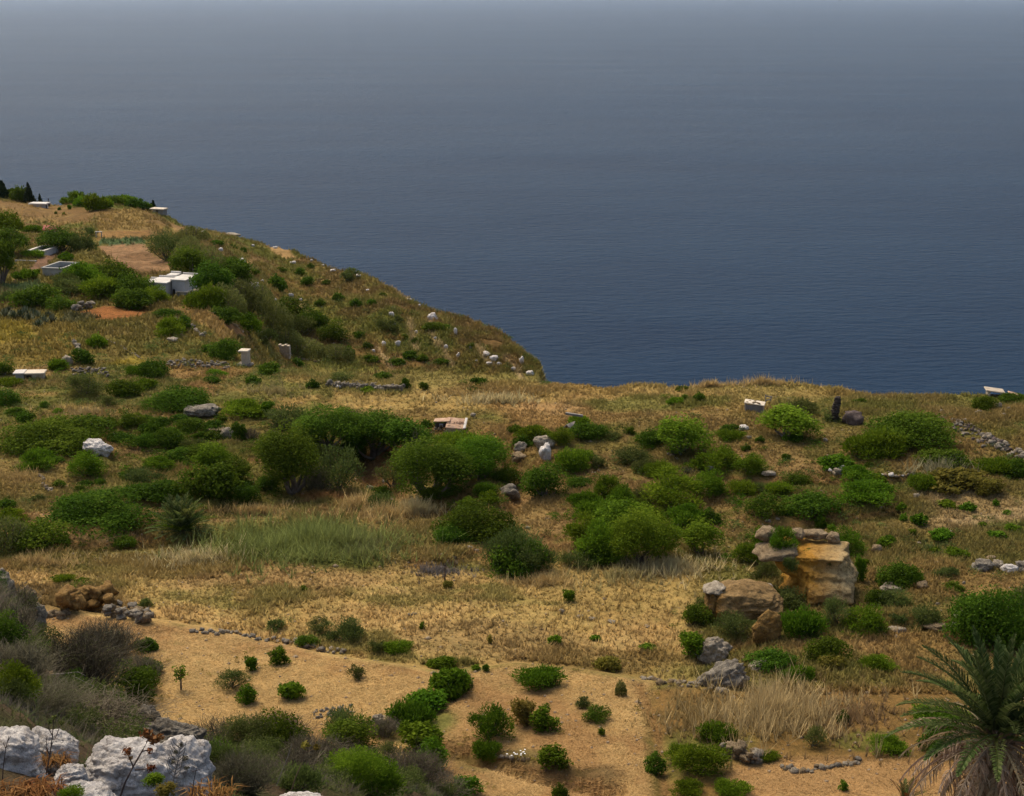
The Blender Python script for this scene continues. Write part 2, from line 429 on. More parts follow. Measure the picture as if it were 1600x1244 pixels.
# dry grass field in the middle
fld = sstep(880, 905, QV) * (1 - sstep(1040, 1075, QV)) * (1 - sstep(1075, 1120, QU))
lay((.33, .235, .095), fld * .95)
lay((.39, .265, .12), fld * sstep(.48, .60, nA) * .8)
lay(C_OLIVE, fld * sstep(.54, .64, nD) * .7)
lay((.28, .18, .075), fld * sstep(.5, .62, nB) * .5)
blob((.24, .165, .078), 780, 1005, 150, 30, .65); blob((.155, .105, .045), 110, 935, 90, 24, .8); blob((.17, .115, .045), 950, 1030, 110, 26, .7)
blob(C_GOLD, 960, 920, 150, 36, .8); blob(C_OLIVE, 540, 1005, 110, 20, .75); blob(C_OLIVE, 620, 1035, 60, 14, .7); blob(C_GREEN, 720, 1045, 50, 8, .6)
blob(C_TAN, 420, 905, 180, 18, .7); blob(C_GOLD, 250, 880, 130, 14, .8)
# straw covered near field, tall dry grass to its right, straw strip beyond
st = sstep(v_edge[None, :] - 2, v_edge[None, :] + 6, PV) * (1 - sstep(1015, 1050, QU)) * (Y < 70)
lay(C_STRAW, st)
lay((.27, .16, .075), st * sstep(.45, .62, nA) * .7)
lay((.36, .25, .12), st * sstep(.5, .62, nB) * .6)
lay((.150, .108, .040), (1 - fld) * (1 - st) * (Y < 150) * (PV > 640) * (.12 + .5 * sstep(.42, .6, fbm(X / 5, Y / 3, 231, 4))))
rg = sstep(1070, 1085, PV) * sstep(1020, 1050, QU) * (Y < 72)
lay((.17, .105, .04), rg); lay(C_OLIVE, rg * sstep(.45, .6, nA) * .7)
blob(C_GOLD, 1210, 1120, 90, 40, .8); blob(C_GREEN, 1130, 1160, 80, 24, .5); blob(C_GREEN, 1370, 1160, 60, 22, .6)
rs = rg * sstep(1185, 1200, QV) * sstep(1130, 1170, QU)
lay((.32, .205, .10), rs)
blob(C_GREEN, 650, 1135, 60, 34, .8); blob(C_DKGRN, 800, 1195, 90, 14, .5); blob((.12, .08, .04), 900, 1215, 90, 8, .7)  # last blob: shadow strip of the ditch painted into the ground as dark brown
# farm plots on the headland
def poly(c, pts, s=1.0, soft=3):
    p = np.array(pts, float); n = len(p); inside = np.zeros(PU.shape, bool); j = n - 1
    U, V = PU + nu * 6, PV + nv * 4
    for i in range(n):
        cnd = ((p[i, 1] > V) != (p[j, 1] > V)) & (U < (p[j, 0] - p[i, 0]) * (V - p[i, 1]) / (p[j, 1] - p[i, 1] + 1e-9) + p[i, 0])
        inside ^= cnd; j = i
    lay(c, inside * s * (Y > 120))
poly((.115, .095, .026), [(-60, 400), (330, 400), (420, 520), (420, 580), (-60, 580)], .8)
poly((.165, .12, .032), [(-60, 500), (120, 505), (120, 570), (-60, 575)], .8)
poly(C_MUST, [(-20, 500), (40, 505), (60, 530), (-20, 535)], .7)
poly(C_MUST, [(140, 578), (215, 555), (230, 565), (165, 588)], .8)
poly((.215, .14, .06), [(-60, 312), (85, 320), (150, 330), (140, 350), (0, 345), (-60, 345)], .9)
poly((.20, .135, .05), [(150, 330), (225, 325), (260, 352), (240, 370), (155, 372)], .9)
poly((.22, .12, .05), [(150, 362), (235, 360), (235, 371), (155, 375)], .7)
poly(C_CROP, [(155, 373), (222, 371), (228, 381), (156, 384)], .95)
poly(C_PLOUGH, [(153, 386), (225, 380), (240, 400), (268, 412), (266, 424), (215, 424), (175, 405)], 1)
poly(C_RED, [(115, 487), (165, 477), (215, 482), (240, 488), (190, 500), (150, 502)], .3)
poly((.23, .095, .035), [(118, 488), (165, 478), (212, 482), (238, 487), (200, 496), (150, 500)], 1)
poly((.062, .062, .03), [(100, 490), (140, 487), (158, 496), (120, 503), (96, 503)], .9)
poly((.175, .105, .075), [(68, 398), (92, 398), (60, 425), (25, 440), (15, 440), (45, 420)], 1)
poly(C_CROP, [(-10, 445), (55, 440), (80, 448), (40, 458), (-10, 462)], .9)
poly(C_ORANGE, [(265, 480), (320, 478), (345, 498), (380, 526), (350, 530), (300, 500)], .6)
poly((.21, .12, .065), [(330, 490), (345, 488), (385, 524), (372, 528)], 1)
poly(C_TAN, [(262, 348), (285, 355), (295, 365), (270, 360)], .9)
poly(C_TAN, [(412, 380), (450, 390), (462, 404), (445, 404), (430, 396)], .9)
poly(C_TAN, [(375, 410), (400, 402), (405, 406), (380, 415)], .9)
poly(C_PALE, [(612, 446), (640, 462), (636, 465), (608, 450)], .9)
hs = hl * sstep(.52, .62, fbm(X / 5, Y / 5, 133, 4)); lay((.11, .062, .032), hs * .55)
for pts, wd in (([(638, 500), (645, 520), (652, 545)], 4), ([(590, 545), (602, 560), (612, 575)], 4), ([(690, 535), (700, 555), (708, 570)], 4), ([(745, 540), (758, 556), (770, 570)], 5), ([(790, 558), (806, 574), (818, 590)], 5), ([(395, 440), (412, 455), (430, 470)], 4), ([(610, 446), (625, 456), (640, 466)], 3), ([(500, 405), (530, 415), (560, 424)], 3), ([(670, 500), (676, 520), (684, 540)], 4), ([(440, 470), (470, 480), (500, 500)], 4)):
    lay(C_PALE, .75 * np.exp(-(pdist(PU + nu * 16, PV + nv * 10, pts) / wd) ** 2) * (Y > 150))       # eroded scars
for pts, wd, h in CARVE:                          # raw earth along the banks and ditches
    if h < 0: lay((.225, .135, .062), .75 * np.exp(-(pdist(PU + nu * 12, PV + nv * 6, pts) / (wd * .55)) ** 2) * (Y < 135))
GC *= np.array((1.02, .99, .85))
GC *= (0.90 + .28 * fbm(X / 1.1, Y / 1.1, 151, 3))[..., None]

nr, nc = G.shape[:2]
idx = np.arange(nr * nc).reshape(nr, nc)
F = np.stack([idx[:-1, :-1].ravel(), idx[:-1, 1:].ravel(), idx[1:, 1:].ravel(), idx[1:, :-1].ravel()], 1)

def ground_mat():
    m, nt, p, L = mat_new('ground_soil')
    at = nd(nt, 'ShaderNodeAttribute', attribute_name='col')
    ge = nd(nt, 'ShaderNodeNewGeometry')
    n1 = tex_noise(nt, 7.0, 5, .7, vec=ge.outputs['Position'])
    n2 = tex_noise(nt, 1.3, 5, .7, vec=ge.outputs['Position'])
    r1 = ramp(nt, [(.30, (.62, .62, .62)), (.5, (1, 1, 1)), (.72, (1.35, 1.32, 1.26))])
    r2 = ramp(nt, [(.34, (.62, .66, .6)), (.52, (1, 1, 1)), (.68, (1.22, 1.15, 1.05))])
    L.new(n1.outputs[0], r1.inputs[0]); L.new(n2.outputs[0], r2.inputs[0])
    c = mix_col(nt, 1.0, at.outputs['Color'], r1.outputs[0], 'MULTIPLY')
    c = mix_col(nt, 1.0, c, r2.outputs[0], 'MULTIPLY')
    L.new(c, p.inputs['Base Color'])
    p.inputs['Roughness'].default_value = 1; p.inputs['Specular IOR Level'].default_value = .05
    n3 = tex_noise(nt, 14, 5, .75, vec=ge.outputs['Position'])
    bp = nd(nt, 'ShaderNodeBump'); bp.inputs['Strength'].default_value = .8; bp.inputs['Distance'].default_value = .09
    L.new(n3.outputs[0], bp.inputs['Height']); L.new(bp.outputs[0], p.inputs['Normal'])
    return m
M['ground'] = ground_mat()
terr = link('terrain', mesh_np('terrain', G.reshape(-1, 3), F, M['ground'], col=GC.reshape(-1, 3), smooth=True))
tag(terr, 'terraced coastal ground of dry grass, straw and soil ending at the cliff edge', kind='structure')

# ---- the steep bank we look over, lower left
hu = np.linspace(-320, 820, 120)
def hc(pts): p = np.array(pts, float); return np.interp(hu, p[:, 0], p[:, 1])
hb = hc([(-320, 850), (0, 915), (40, 955), (65, 1005), (120, 1050), (190, 1120), (230, 1165), (330, 1185), (480, 1180), (560, 1192), (690, 1240), (760, 1300), (820, 1360)])
yb = hc([(-320, 34), (0, 36), (300, 38), (700, 42), (820, 43)])
ym = hc([(-320, 8.6), (0, 9.6), (150, 10.2), (330, 11.5), (480, 20), (600, 30), (700, 40), (820, 42)])
HB = at_y(hu, hb, yb)
HM = at_y(hu, np.maximum(hb + 4, 1244 + 0 * hu), ym)
HR = [hid(HM, ym - 5, HM[:, 2] + .3), HM, HB, hid(HB, yb + 4, HB[:, 2] - 6), hid(HB, yb + 9, -3 + 0 * hu)]
HG = []
for i, n in enumerate([8, 80, 8, 6]):
    for t in np.linspace(0, 1, n, endpoint=False): HG.append(HR[i] * (1 - t) + HR[i + 1] * t)
HG.append(HR[-1]); HG = np.array(HG)
x, y = HG[..., 0], HG[..., 1]
HG[..., 2] += (fbm(x / 2.2, y / 2.2, 5, 4) - .5) * .8 + (fbm(x / .5, y / .5, 15, 3) - .5) * .16
hcol = np.zeros(HG.shape); hcol[:] = (.085, .058, .034)
kk = sstep(.45, .6, fbm(x / 1.5, y / 1.5, 61, 3))[..., None]; hcol = hcol * (1 - kk) + np.array((.06, .055, .022)) * kk
hn, hm = HG.shape[:2]; idx = np.arange(hn * hm).reshape(hn, hm)
HF = np.stack([idx[:-1, :-1].ravel(), idx[:-1, 1:].ravel(), idx[1:, 1:].ravel(), idx[1:, :-1].ravel()], 1)
bank = link('hillside', mesh_np('hillside', HG.reshape(-1, 3), HF, M['ground'], col=hcol.reshape(-1, 3), smooth=True))
tag(bank, 'steep scrubby bank in the near left corner', kind='structure')

# ---- sea, following the curve of the earth
SEA_Z = -200.0
er = 6371000.0
rr = np.concatenate([[0], np.geomspace(60, 90000, 130)])
th = np.linspace(R(-90), R(90), 73)
SV = np.stack([np.outer(rr, np.sin(th)), np.outer(rr, np.cos(th)), SEA_Z - np.outer(rr ** 2 / (2 * er), np.ones_like(th))], -1)
n1, n2 = SV.shape[:2]; idx = np.arange(n1 * n2).reshape(n1, n2)
SF = np.stack([idx[:-1, :-1].ravel(), idx[1:, :-1].ravel(), idx[1:, 1:].ravel(), idx[:-1, 1:].ravel()], 1)
def sea_mat():
    m, nt, p, L = mat_new('sea_water')
    ge = nd(nt, 'ShaderNodeNewGeometry')
    mp = nd(nt, 'ShaderNodeMapping'); mp.inputs['Scale'].default_value = (.06, .14, .1); mp.inputs['Rotation'].default_value = (0, 0, R(12))
    L.new(ge.outputs['Position'], mp.inputs[0])
    n1 = tex_noise(nt, 1.0, 6, .6, vec=mp.outputs[0])
    mp2 = nd(nt, 'ShaderNodeMapping'); mp2.inputs['Scale'].default_value = (.0022, .005, .005); mp2.inputs['Rotation'].default_value = (0, 0, R(-8))
    L.new(ge.outputs['Position'], mp2.inputs[0])
    n2 = tex_noise(nt, 1.0, 5, .55, vec=mp2.outputs[0])
    r = ramp(nt, [(.35, (.0055, .0190, .046)), (.65, (.0082, .0260, .057))])
    L.new(n2.outputs[0], r.inputs[0]); L.new(r.outputs[0], p.inputs['Base Color'])
    p.inputs['Roughness'].default_value = .22
    p.inputs['Specular IOR Level'].default_value = .15
    p.inputs['Specular Tint'].default_value = (.62, .80, 1, 1)
    p.inputs['IOR'].default_value = 1.10
    mp3 = nd(nt, 'ShaderNodeMapping'); mp3.inputs['Scale'].default_value = (.0007, .0045, .002); mp3.inputs['Rotation'].default_value = (0, 0, R(6))
    L.new(ge.outputs['Position'], mp3.inputs[0])
    n3 = tex_noise(nt, 1.0, 5, .6, vec=mp3.outputs[0])          # wind streaks: rougher and smoother lanes
    mr = nd(nt, 'ShaderNodeMapRange'); mr.inputs[1].default_value = .35; mr.inputs[2].default_value = .65; mr.inputs[3].default_value = .225; mr.inputs[4].default_value = .25
    L.new(n3.outputs[0], mr.inputs[0]); L.new(mr.outputs[0], p.inputs['Roughness'])
    b = nd(nt, 'ShaderNodeBump'); b.inputs['Strength'].default_value = 1.0; b.inputs['Distance'].default_value = 4.0
    L.new(n1.outputs[0], b.inputs['Height'])
    b2 = nd(nt, 'ShaderNodeBump'); b2.inputs['Strength'].default_value = .5; b2.inputs['Distance'].default_value = 14
    L.new(n2.outputs[0], b2.inputs['Height']); L.new(b.outputs[0], b2.inputs['Normal'])
    L.new(b2.outputs[0], p.inputs['Normal'])
    return m
sea = link('sea', mesh_np('sea', SV.reshape(-1, 3), SF, sea_mat(), smooth=True))
tag(sea, 'open blue sea running out to the hazy horizon', kind='structure')

# ---- the hazy air over sea and land
def haze_box():
    m = bpy.data.materials.new('hazy_air'); m.use_nodes = True
    nt = m.node_tree; nt.nodes.clear()
    out = nt.nodes.new('ShaderNodeOutputMaterial'); v = nt.nodes.new('ShaderNodeVolumePrincipled')
    v.inputs['Color'].default_value = (.62, .78, 1.0, 1); v.inputs['Density'].default_value = HAZE; v.inputs['Anisotropy'].default_value = .3
    nt.links.new(v.outputs[0], out.inputs['Volume'])
    x, y0, y1, z0, z1 = 95000, -95000, 95000, -838, 34
    V = [(sx * x, yy, zz) for zz in (z0, z1) for yy in (y0, y1) for sx in (-1, 1)]
    F = [(0, 2, 3, 1), (4, 5, 7, 6), (0, 1, 5, 4), (1, 3, 7, 5), (3, 2, 6, 7), (2, 0, 4, 6)]
    o = link('haze', mesh_np('haze', V, F, m)); return tag(o, 'thin sea haze in the air', kind='stuff')
HAZE = 1.6e-5
haze_box()

# ------------------------------------------------------------------ finding the ground under a picture point
_v = [Vector(p) for p in G.reshape(-1, 3)]
BV_T = BVHTree.FromPolygons(_v, F.tolist())
BV_H = BVHTree.FromPolygons([Vector(p) for p in HG.reshape(-1, 3)], HF.tolist())
EYE = Vector((0, 0, CAM_Z))
def pix(u, v, which=None):
    """ground point seen at (u, v) of the photograph, and metres per photograph pixel there"""
    dx, dy, dz = ray(u, v)
    d = Vector((float(dx), float(dy), float(dz))).normalized()
    best = None
    for bv in ((BV_T, BV_H) if which is None else ((BV_H,) if which == 'H' else (BV_T,))):
        h = bv.ray_cast(EYE, d, 2000)
        if h[0] is not None and (best is None or (h[0] - EYE).length < (best - EYE).length): best = h[0]
    if best is None: return pix(u, v + 4, which if which != 'H' else None)
    zc = best.y * CP - (best.z - CAM_Z) * SP
    return best, zc / FPX
def ground_z(x, y, top=60):
    z = -1e9
    for bv in (BV_T, BV_H):
        h = bv.ray_cast(Vector((x, y, top)), Vector((0, 0, -1)), 400)
        if h[0] is not None: z = max(z, h[0].z)
    return z if z > -1e8 else 0.0
# ------------------------------------------------------------------ plant shapes (unit size: 1 wide, 1 deep, 1 high, standing on z = 0)
def unit(v): return v / np.maximum(np.linalg.norm(v, axis=-1, keepdims=True), 1e-9)

def leaf_quads(C, N, size, g, asp=.55, tint=None, T=None):
    """one pointed leaf or leaf cluster per centre C, facing N"""
    n = len(C)
    if T is None: T = unit(np.cross(N, unit(g.normal(size=(n, 3)))))
    B = unit(np.cross(N, T))
    s = (size * g.uniform(.6, 1.4, n))[:, None]
    fold = N * s * .22
    V = np.stack([C - T * s, C + B * s * asp - fold, C + T * s, C - B * s * asp - fold], 1).reshape(-1, 3)
    F = np.arange(n * 4).reshape(-1, 4)
    t = np.repeat(g.uniform(0, 1, n) if tint is None else tint, 4)
    return V, F, t

def lobes_dome(g, k, zc=.42, spread=.37, rmin=.10, rmax=.25):
    out = [(np.array([g.normal() * .06, g.normal() * .06, zc * .85]), np.array([.27, .27, .40]))]
    for i in range(k):
        a = g.uniform(0, 2 * math.pi); q = math.sqrt(g.uniform(.1, 1)) * spread
        r = g.uniform(rmin, rmax)
        z = max(.04, (1 - (q / .52) ** 2) * g.uniform(.15, .80))
        out.append((np.array([q * math.cos(a), q * math.sin(a), z]), np.array([r, r, r * g.uniform(.85, 1.25)])))
    return out

def foliage(g, lobes, n, size, asp=.55, up=.25, shell=(.72, 1.06), jit=.75, zmin=0.0, sprigs=.12, radial=0):
    w = np.array([l[1].prod() ** (2 / 3) for l in lobes]); w /= w.sum()
    pick = g.choice(len(lobes), n, p=w)
    c = np.array([l[0] for l in lobes])[pick]; ax = np.array([l[1] for l in lobes])[pick]
    d = unit(g.normal(size=(n, 3)) + np.array([0, 0, up]))
    rad = g.uniform(shell[0], shell[1], n)
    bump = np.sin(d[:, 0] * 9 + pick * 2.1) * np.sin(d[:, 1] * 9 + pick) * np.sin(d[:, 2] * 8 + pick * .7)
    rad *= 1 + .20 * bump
    if sprigs:                                      # shoots standing out of the outline
        k = max(4, int(n * sprigs / 14)); sd = unit(g.normal(size=(k, 3)) + [0, 0, .9]); j = g.integers(0, k, n); on = g.uniform(0, 1, n) < sprigs
        d = np.where(on[:, None], unit(sd[j] + g.normal(size=(n, 3)) * .09), d); rad = np.where(on, g.uniform(.9, 1.34, n), rad)
    C = c + d * ax * rad[:, None]
    N = unit(d + g.normal(size=(n, 3)) * jit + np.array([0, 0, .25]))
    lt = g.uniform(0, 1, len(lobes))[pick]
    tint = np.clip(.34 * lt + .30 * g.uniform(0, 1, n) + .22 * (bump * .5 + .5) + .2 * rad - .08, 0, 1)  # tint lighter on outer and bulging leaves, darker further in
    keep = C[:, 2] > zmin
    C, N, tint = C[keep], N[keep], tint[keep]
    T = None
    if radial:
        T = unit(d[keep] * radial + np.array([0, 0, .5]) + g.normal(size=C.shape) * .55); N = unit(np.cross(T, g.normal(size=C.shape)))
    return leaf_quads(C, N, size, g, asp, tint, T)

def tubes(paths, sides=4):
    """tapered stems; a path is a list of (point, radius)"""
    VV, FF, o = [], [], 0
    for p in paths:
        P = np.array([q[0] for q in p], float); rad = [q[1] for q in p]
        for i in range(len(P)):
            t = unit(P[min(i + 1, len(P) - 1)] - P[max(i - 1, 0)])
            a = unit(np.cross(t, [.31, .17, .93] if abs(t[2]) < .9 else [1, 0, 0])); b = np.cross(t, a)
            for k in range(sides):
                an = 2 * math.pi * k / sides
                VV.append(P[i] + rad[i] * (math.cos(an) * a + math.sin(an) * b))
            if i:
                for k in range(sides):
                    k2 = (k + 1) % sides
                    FF.append((o + (i - 1) * sides + k, o + (i - 1) * sides + k2, o + i * sides + k2, o + i * sides + k))
        o += len(P) * sides
    return np.array(VV), np.array(FF)

def bend(a, b, r0, r1, g, wob=.06, n=4):
    a, b = np.array(a, float), np.array(b, float)
    L = np.linalg.norm(b - a); out = []
    o1 = g.normal(size=3) * wob * L
    for i in range(n):
        t = i / (n - 1)
        out.append((a + (b - a) * t + o1 * math.sin(t * math.pi), r0 + (r1 - r0) * t))
    return out

def twig_bush(g, stems, lean=.5, seg=3, thick=.006, fork=2):
    paths = []
    for i in range(stems):
        a = g.uniform(0, 2 * math.pi); q = g.uniform(0, .22)
        p0 = np.array([q * math.cos(a), q * math.sin(a), 0])
        l = abs(g.normal()) * lean
        p1 = p0 + np.array([math.cos(a) * l * .5, math.sin(a) * l * .5, g.uniform(.5, 1.0) * (1 - .45 * min(l, 1))])
        p1[:2] = np.clip(p1[:2], -.55, .55)
        main = bend(p0, p1, thick * 1.5, thick * .5, g, .09, seg + 1)
        paths.append(main)
        for f in range(fork):
            t = g.uniform(.35, .85); b = p0 + (p1 - p0) * t
            e = b + (g.normal(size=3) * .13 + np.array([0, 0, .14]))
            paths.append(bend(b, e, thick * .8, thick * .3, g, .08, 3))
    return tubes(paths, 3)

PROTO = {}
def proto(kind, var, fine, asp=1.0):
    """crown mesh and stem mesh of one plant kind"""
    key = (kind, var, fine, asp)
    if key in PROTO: return PROTO[key]
    g = np.random.default_rng(sum(ord(c) for c in kind) * 97 + var * 13 + fine + int(asp * 50))
    q = {0: .48, 1: 1.15, 2: 3.6}[fine]; ls = {0: 1.75, 1: .95, 2: .56}[fine]
    def sq(lb): return [(np.asarray(c_) * [1, 1, asp], np.asarray(a_) * [1, 1, max(asp, .62)]) for c_, a_ in lb]
    if kind == 'L':
        lb = sq(lobes_dome(g, 18)); V, F, t = foliage(g, lb, int(3600 * q), .026 * ls, .6)
        st = [bend((0, 0, 0), l[0] * [1, 1, .9], .022, .006, g) for l in lb[1:9]]
    elif kind == 'B':
        lb = sq(lobes_dome(g, 16, .40, .36, .12, .24)); V, F, t = foliage(g, lb, int(3600 * q), .036 * ls, .30, .5, (.5, 1.12), .9, radial=1)
        st = [bend((0, 0, 0), l[0] * [1, 1, .9], .018, .005, g) for l in lb[1:10]]
    elif kind == 'O':
        lb = sq(lobes_dome(g, 14, .40, .36, .11, .22)); V, F, t = foliage(g, lb, int(2700 * q), .030 * ls, .26, .4, (.35, 1.12), 1.1, radial=1)
        st = [bend((0, 0, 0), l[0] * [1.1, 1.1, 1.1], .014, .004, g) for l in lb[1:14]]
    elif kind in 'CG':                              # small tree with bare trunks under the crown
        lb = [(np.array([0, 0, .62]), np.array([.33, .33, .34]))]
        for i in range(15):
            a = g.uniform(0, 6.28); r_ = math.sqrt(g.uniform(.15, 1)) * .36; r = g.uniform(.12, .22)
            lb.append((np.array([r_ * math.cos(a), r_ * math.sin(a), .48 + .32 * (1 - (r_ / .4) ** 2) * g.uniform(.1, 1) - .12 * g.uniform() * (r_ > .25)]), np.array([r, r, r * 1.05])))
        V, F, t = foliage(g, lb, int(4200 * q), .027 * ls, .55, .2, (.6, 1.1), .8, .16)
        st = [bend((g.uniform(-.05, .05), g.uniform(-.05, .05), 0), l[0], .034, .008, g, .10) for l in lb[1:9]]
    elif kind == 'F':                              # feathery upright growth, tamarisk like
        n = int(2600 * q); a = g.uniform(0, 6.28, n); r_ = np.sqrt(g.uniform(0, 1, n)) * .46; h = g.uniform(.15, 1, n)
        top = (1 - (r_ / .52) ** 2) ** .7
        C = np.stack([r_ * np.cos(a), r_ * np.sin(a), h * top], 1)
        N = unit(g.normal(size=(n, 3)) * [1, 1, .25])
        s = .040 * ls; T = unit(np.array([0, 0, 1.0]) + g.normal(size=(n, 3)) * .4); B = unit(np.cross(N, T)); sz = (s * g.uniform(.7, 1.6, n))[:, None]
        V = np.stack([C - T * sz, C + B * sz * .2, C + T * sz, C - B * sz * .2], 1).reshape(-1, 3); F = np.arange(n * 4).reshape(-1, 4)
        t = np.repeat(np.clip(.5 * g.uniform(0, 1, n) + .5 * h, 0, 1), 4)
        st = [bend((0, 0, 0), (g.normal() * .2, g.normal() * .2, .8), .014, .004, g) for _ in range(9)]
    elif kind in 'VY':                             # low leafy plant, vine or young fig like
        lb = sq(lobes_dome(g, 13, .3, .30, .14, .24)); V, F, t = foliage(g, lb, int(1500 * q), .048 * ls ** .7, .55, .5, (.5, 1.15), .9, sprigs=.3)
        st = [bend((0, 0, 0), l[0] * [1.1, 1.1, 1.1], .02, .006, g) for l in lb[1:8]]
    elif kind == 'K':                              # pointed conifer
        n = int(1800 * q); h = g.uniform(0, 1, n) ** 1.2; a = g.uniform(0, 6.28, n); r_ = (1 - h) ** .8 * .46 * g.uniform(.4, 1.1, n) * (1 + .25 * np.sin(a * 3 + h * 9))
        C = np.stack([r_ * np.cos(a), r_ * np.sin(a), .06 + .94 * h], 1); N = unit(np.stack([np.cos(a), np.sin(a), .5 + 0 * a], 1) + g.normal(size=(n, 3)) * .6)
        V, F, t = leaf_quads(C, N, .05 * ls, g, .4)
        st = [bend((0, 0, 0), (0, 0, .9), .04, .01, g, .02)]
    elif kind == 'T':                              # dead or leafless twiggy bush
        V, F = twig_bush(g, int(150 * q), .55, 3, .0052 * ls, 3)
        t = np.repeat(g.uniform(0, 1, len(V) // 3 + 1), 3)[:len(V)]
        lb = lobes_dome(g, 10); V2, F2, t2 = foliage(g, lb, int(380 * q), .017 * ls, .4, .3, (.3, 1.1), 1.2)
        st = None
        me = mesh_np('dry_bush_twigs', V, F, M['T'], t); me2 = mesh_np('dry_bush_leaves', V2, F2, M['O'], t2)
        PROTO[key] = (me, me2); return PROTO[key]
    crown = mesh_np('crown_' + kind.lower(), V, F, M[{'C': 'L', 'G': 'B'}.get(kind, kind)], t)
    stem = mesh_np('stem_' + kind.lower(), *tubes(st, 5), M['bark'], smooth=True)
    PROTO[key] = (crown, stem)
    return PROTO[key]

KIND_NAME = {'L': ('evergreen_shrub', 'shrub'), 'B': ('leafy_shrub', 'shrub'), 'O': ('grey_green_shrub', 'shrub'), 'C': ('carob_tree', 'tree'), 'F': ('feathery_shrub', 'shrub'),
             'V': ('leafy_plant', 'plant'), 'Y': ('yellowing_plant', 'plant'), 'G': ('leafy_tree', 'tree'), 'K': ('conifer_tree', 'tree'), 'T': ('dry_bush', 'bush')}
_count = {}
def plant(kind, u, v, wpx, hpx, label, group=None, depth=.8, name=None, cat=None, which=None, mat=None, lean=None):
    """a plant whose visible outline is wpx by hpx with its lowest point at (u, v)"""
    flat = .136 * wpx * depth / .8
    if kind in 'KCG': flat *= .45
    if kind in 'CG': wpx, hpx = wpx * 1.1, hpx * 1.08
    P, mpp = pix(u, v - flat * .8, which)
    W = wpx * mpp; D = W * depth
    H = math.sqrt(max((hpx - flat) ** 2 - flat ** 2, (.16 * wpx) ** 2)) / .94 * mpp
    W, D = W * 1.16, D * 1.16
    H *= {'L': 1.22, 'B': 1.22, 'O': 1.22, 'V': 1.2, 'Y': 1.2, 'C': 1.08, 'G': 1.08}.get(kind, 1.05)
    if kind in 'LBOVY': H = max(H, .30 * W)
    asp = 1.0
    if kind in 'LBOVY': asp = .45 if H < .62 * W else 1.0
    rpx = wpx * 1024 / 1600
    fine = 2 if rpx > 62 else (1 if rpx > 22 else 0)
    k = (kind, fine); _count[k] = _count.get(k, 0) + 1
    crown, stem = proto(kind, _count[k] % 4, fine, asp); H = H / asp
    nm, ct = KIND_NAME[kind]; nm = name or nm; ct = cat or ct
    rz = random.uniform(0, 6.28)
    # unequal width and depth are kept square-on to the view by turning only the shape inside
    loc = (P.x, P.y, P.z - .04 * H * asp)
    rot = (0, 0, random.choice([0, math.pi]) + random.uniform(-.35, .35))
    if wpx < 26:
        o = link(nm, crown, None, loc, rot, (W, D, H)); tag(o, label, ct, group); return o
    e = bpy.data.objects.new(nm, None); e.empty_display_size = .3
    e.location = loc; e.rotation_euler = rot; COL.objects.link(e); tag(e, label, ct, group)
    c = link('twigs' if kind == 'T' else ('crown' if kind in 'CKG' else 'foliage'), crown, e, sc=(W, D, H))
    link('leaves' if kind == 'T' else ('trunk' if kind in 'CKG' else 'stem'), stem, e, sc=(W, D, H))
    return e

# ------------------------------------------------------------------ rocks
def rock_mesh(name, seed, dims, sub=4, rough=.22, block=.35, mat=None, facet=0.0, flatbase=True, fn=None, angular=.65):
    """a weathered boulder: rounded box with several octaves of relief, dims in metres"""
    bm = bmesh.new()
    bmesh.ops.create_icosphere(bm, subdivisions=sub, radius=1.0)
    off = Vector((seed * 3.17 % 50, seed * 7.31 % 50, seed * 1.73 % 50))
    dm = Vector(dims) * .5
    rs = random.Random(seed * 77 + 5); planes = []
    for i in range(22):                              # broken faces
        a, z_ = rs.uniform(0, 6.283), rs.uniform(-1, 1); h_ = math.sqrt(1 - z_ * z_)
        planes.append((Vector((h_ * math.cos(a), h_ * math.sin(a), z_)), rs.uniform(.70, .98)))
    for v in bm.verts:
        p = v.co.copy()
        m = max(abs(p.x), abs(p.y), abs(p.z))
        q = p.lerp(p / m * .86, block)
        if angular:
            rr_ = min(min((d_ / max(n_.dot(p), .05)) for n_, d_ in planes), 1.3); q = q.lerp(p * rr_ * (q.length if block > .6 else 1), angular)
        n = mnoise.fractal(p * 1.15 + off, .9, 2.1, 5) * rough
        if facet:
            d = mnoise.voronoi(p * 1.9 + off)[0]; n += (d[0] - .35) * facet - max(0, .10 - (d[1] - d[0])) * facet * 1.6
        n += mnoise.fractal(p * 4.5 + off, .8, 2.1, 4) * rough * .34 + (mnoise.noise(Vector((p.x * .9, p.y * .9, p.z * 7)) + off)) * rough * .30
        q *= 1 + n
        q = Vector((q.x * dm.x, q.y * dm.y, q.z * dm.z))
        if fn: q = fn(q, dm)
        v.co = q
    me = bpy.data.meshes.new(name); bm.to_mesh(me); bm.free()
    me.polygons.foreach_set('use_smooth', np.ones(len(me.polygons), bool))
    if mat: me.materials.append(mat)
    return me

ROCKS = {}
def stone_var(mat, i, sub=2):
    k = (mat, i % 6, sub)
    if k not in ROCKS:
        ROCKS[k] = rock_mesh('stone_' + mat, i % 6 + 3 + len(ROCKS), (1, 1, 1), sub, .34, .8, M[mat], .22)
    return ROCKS[k]

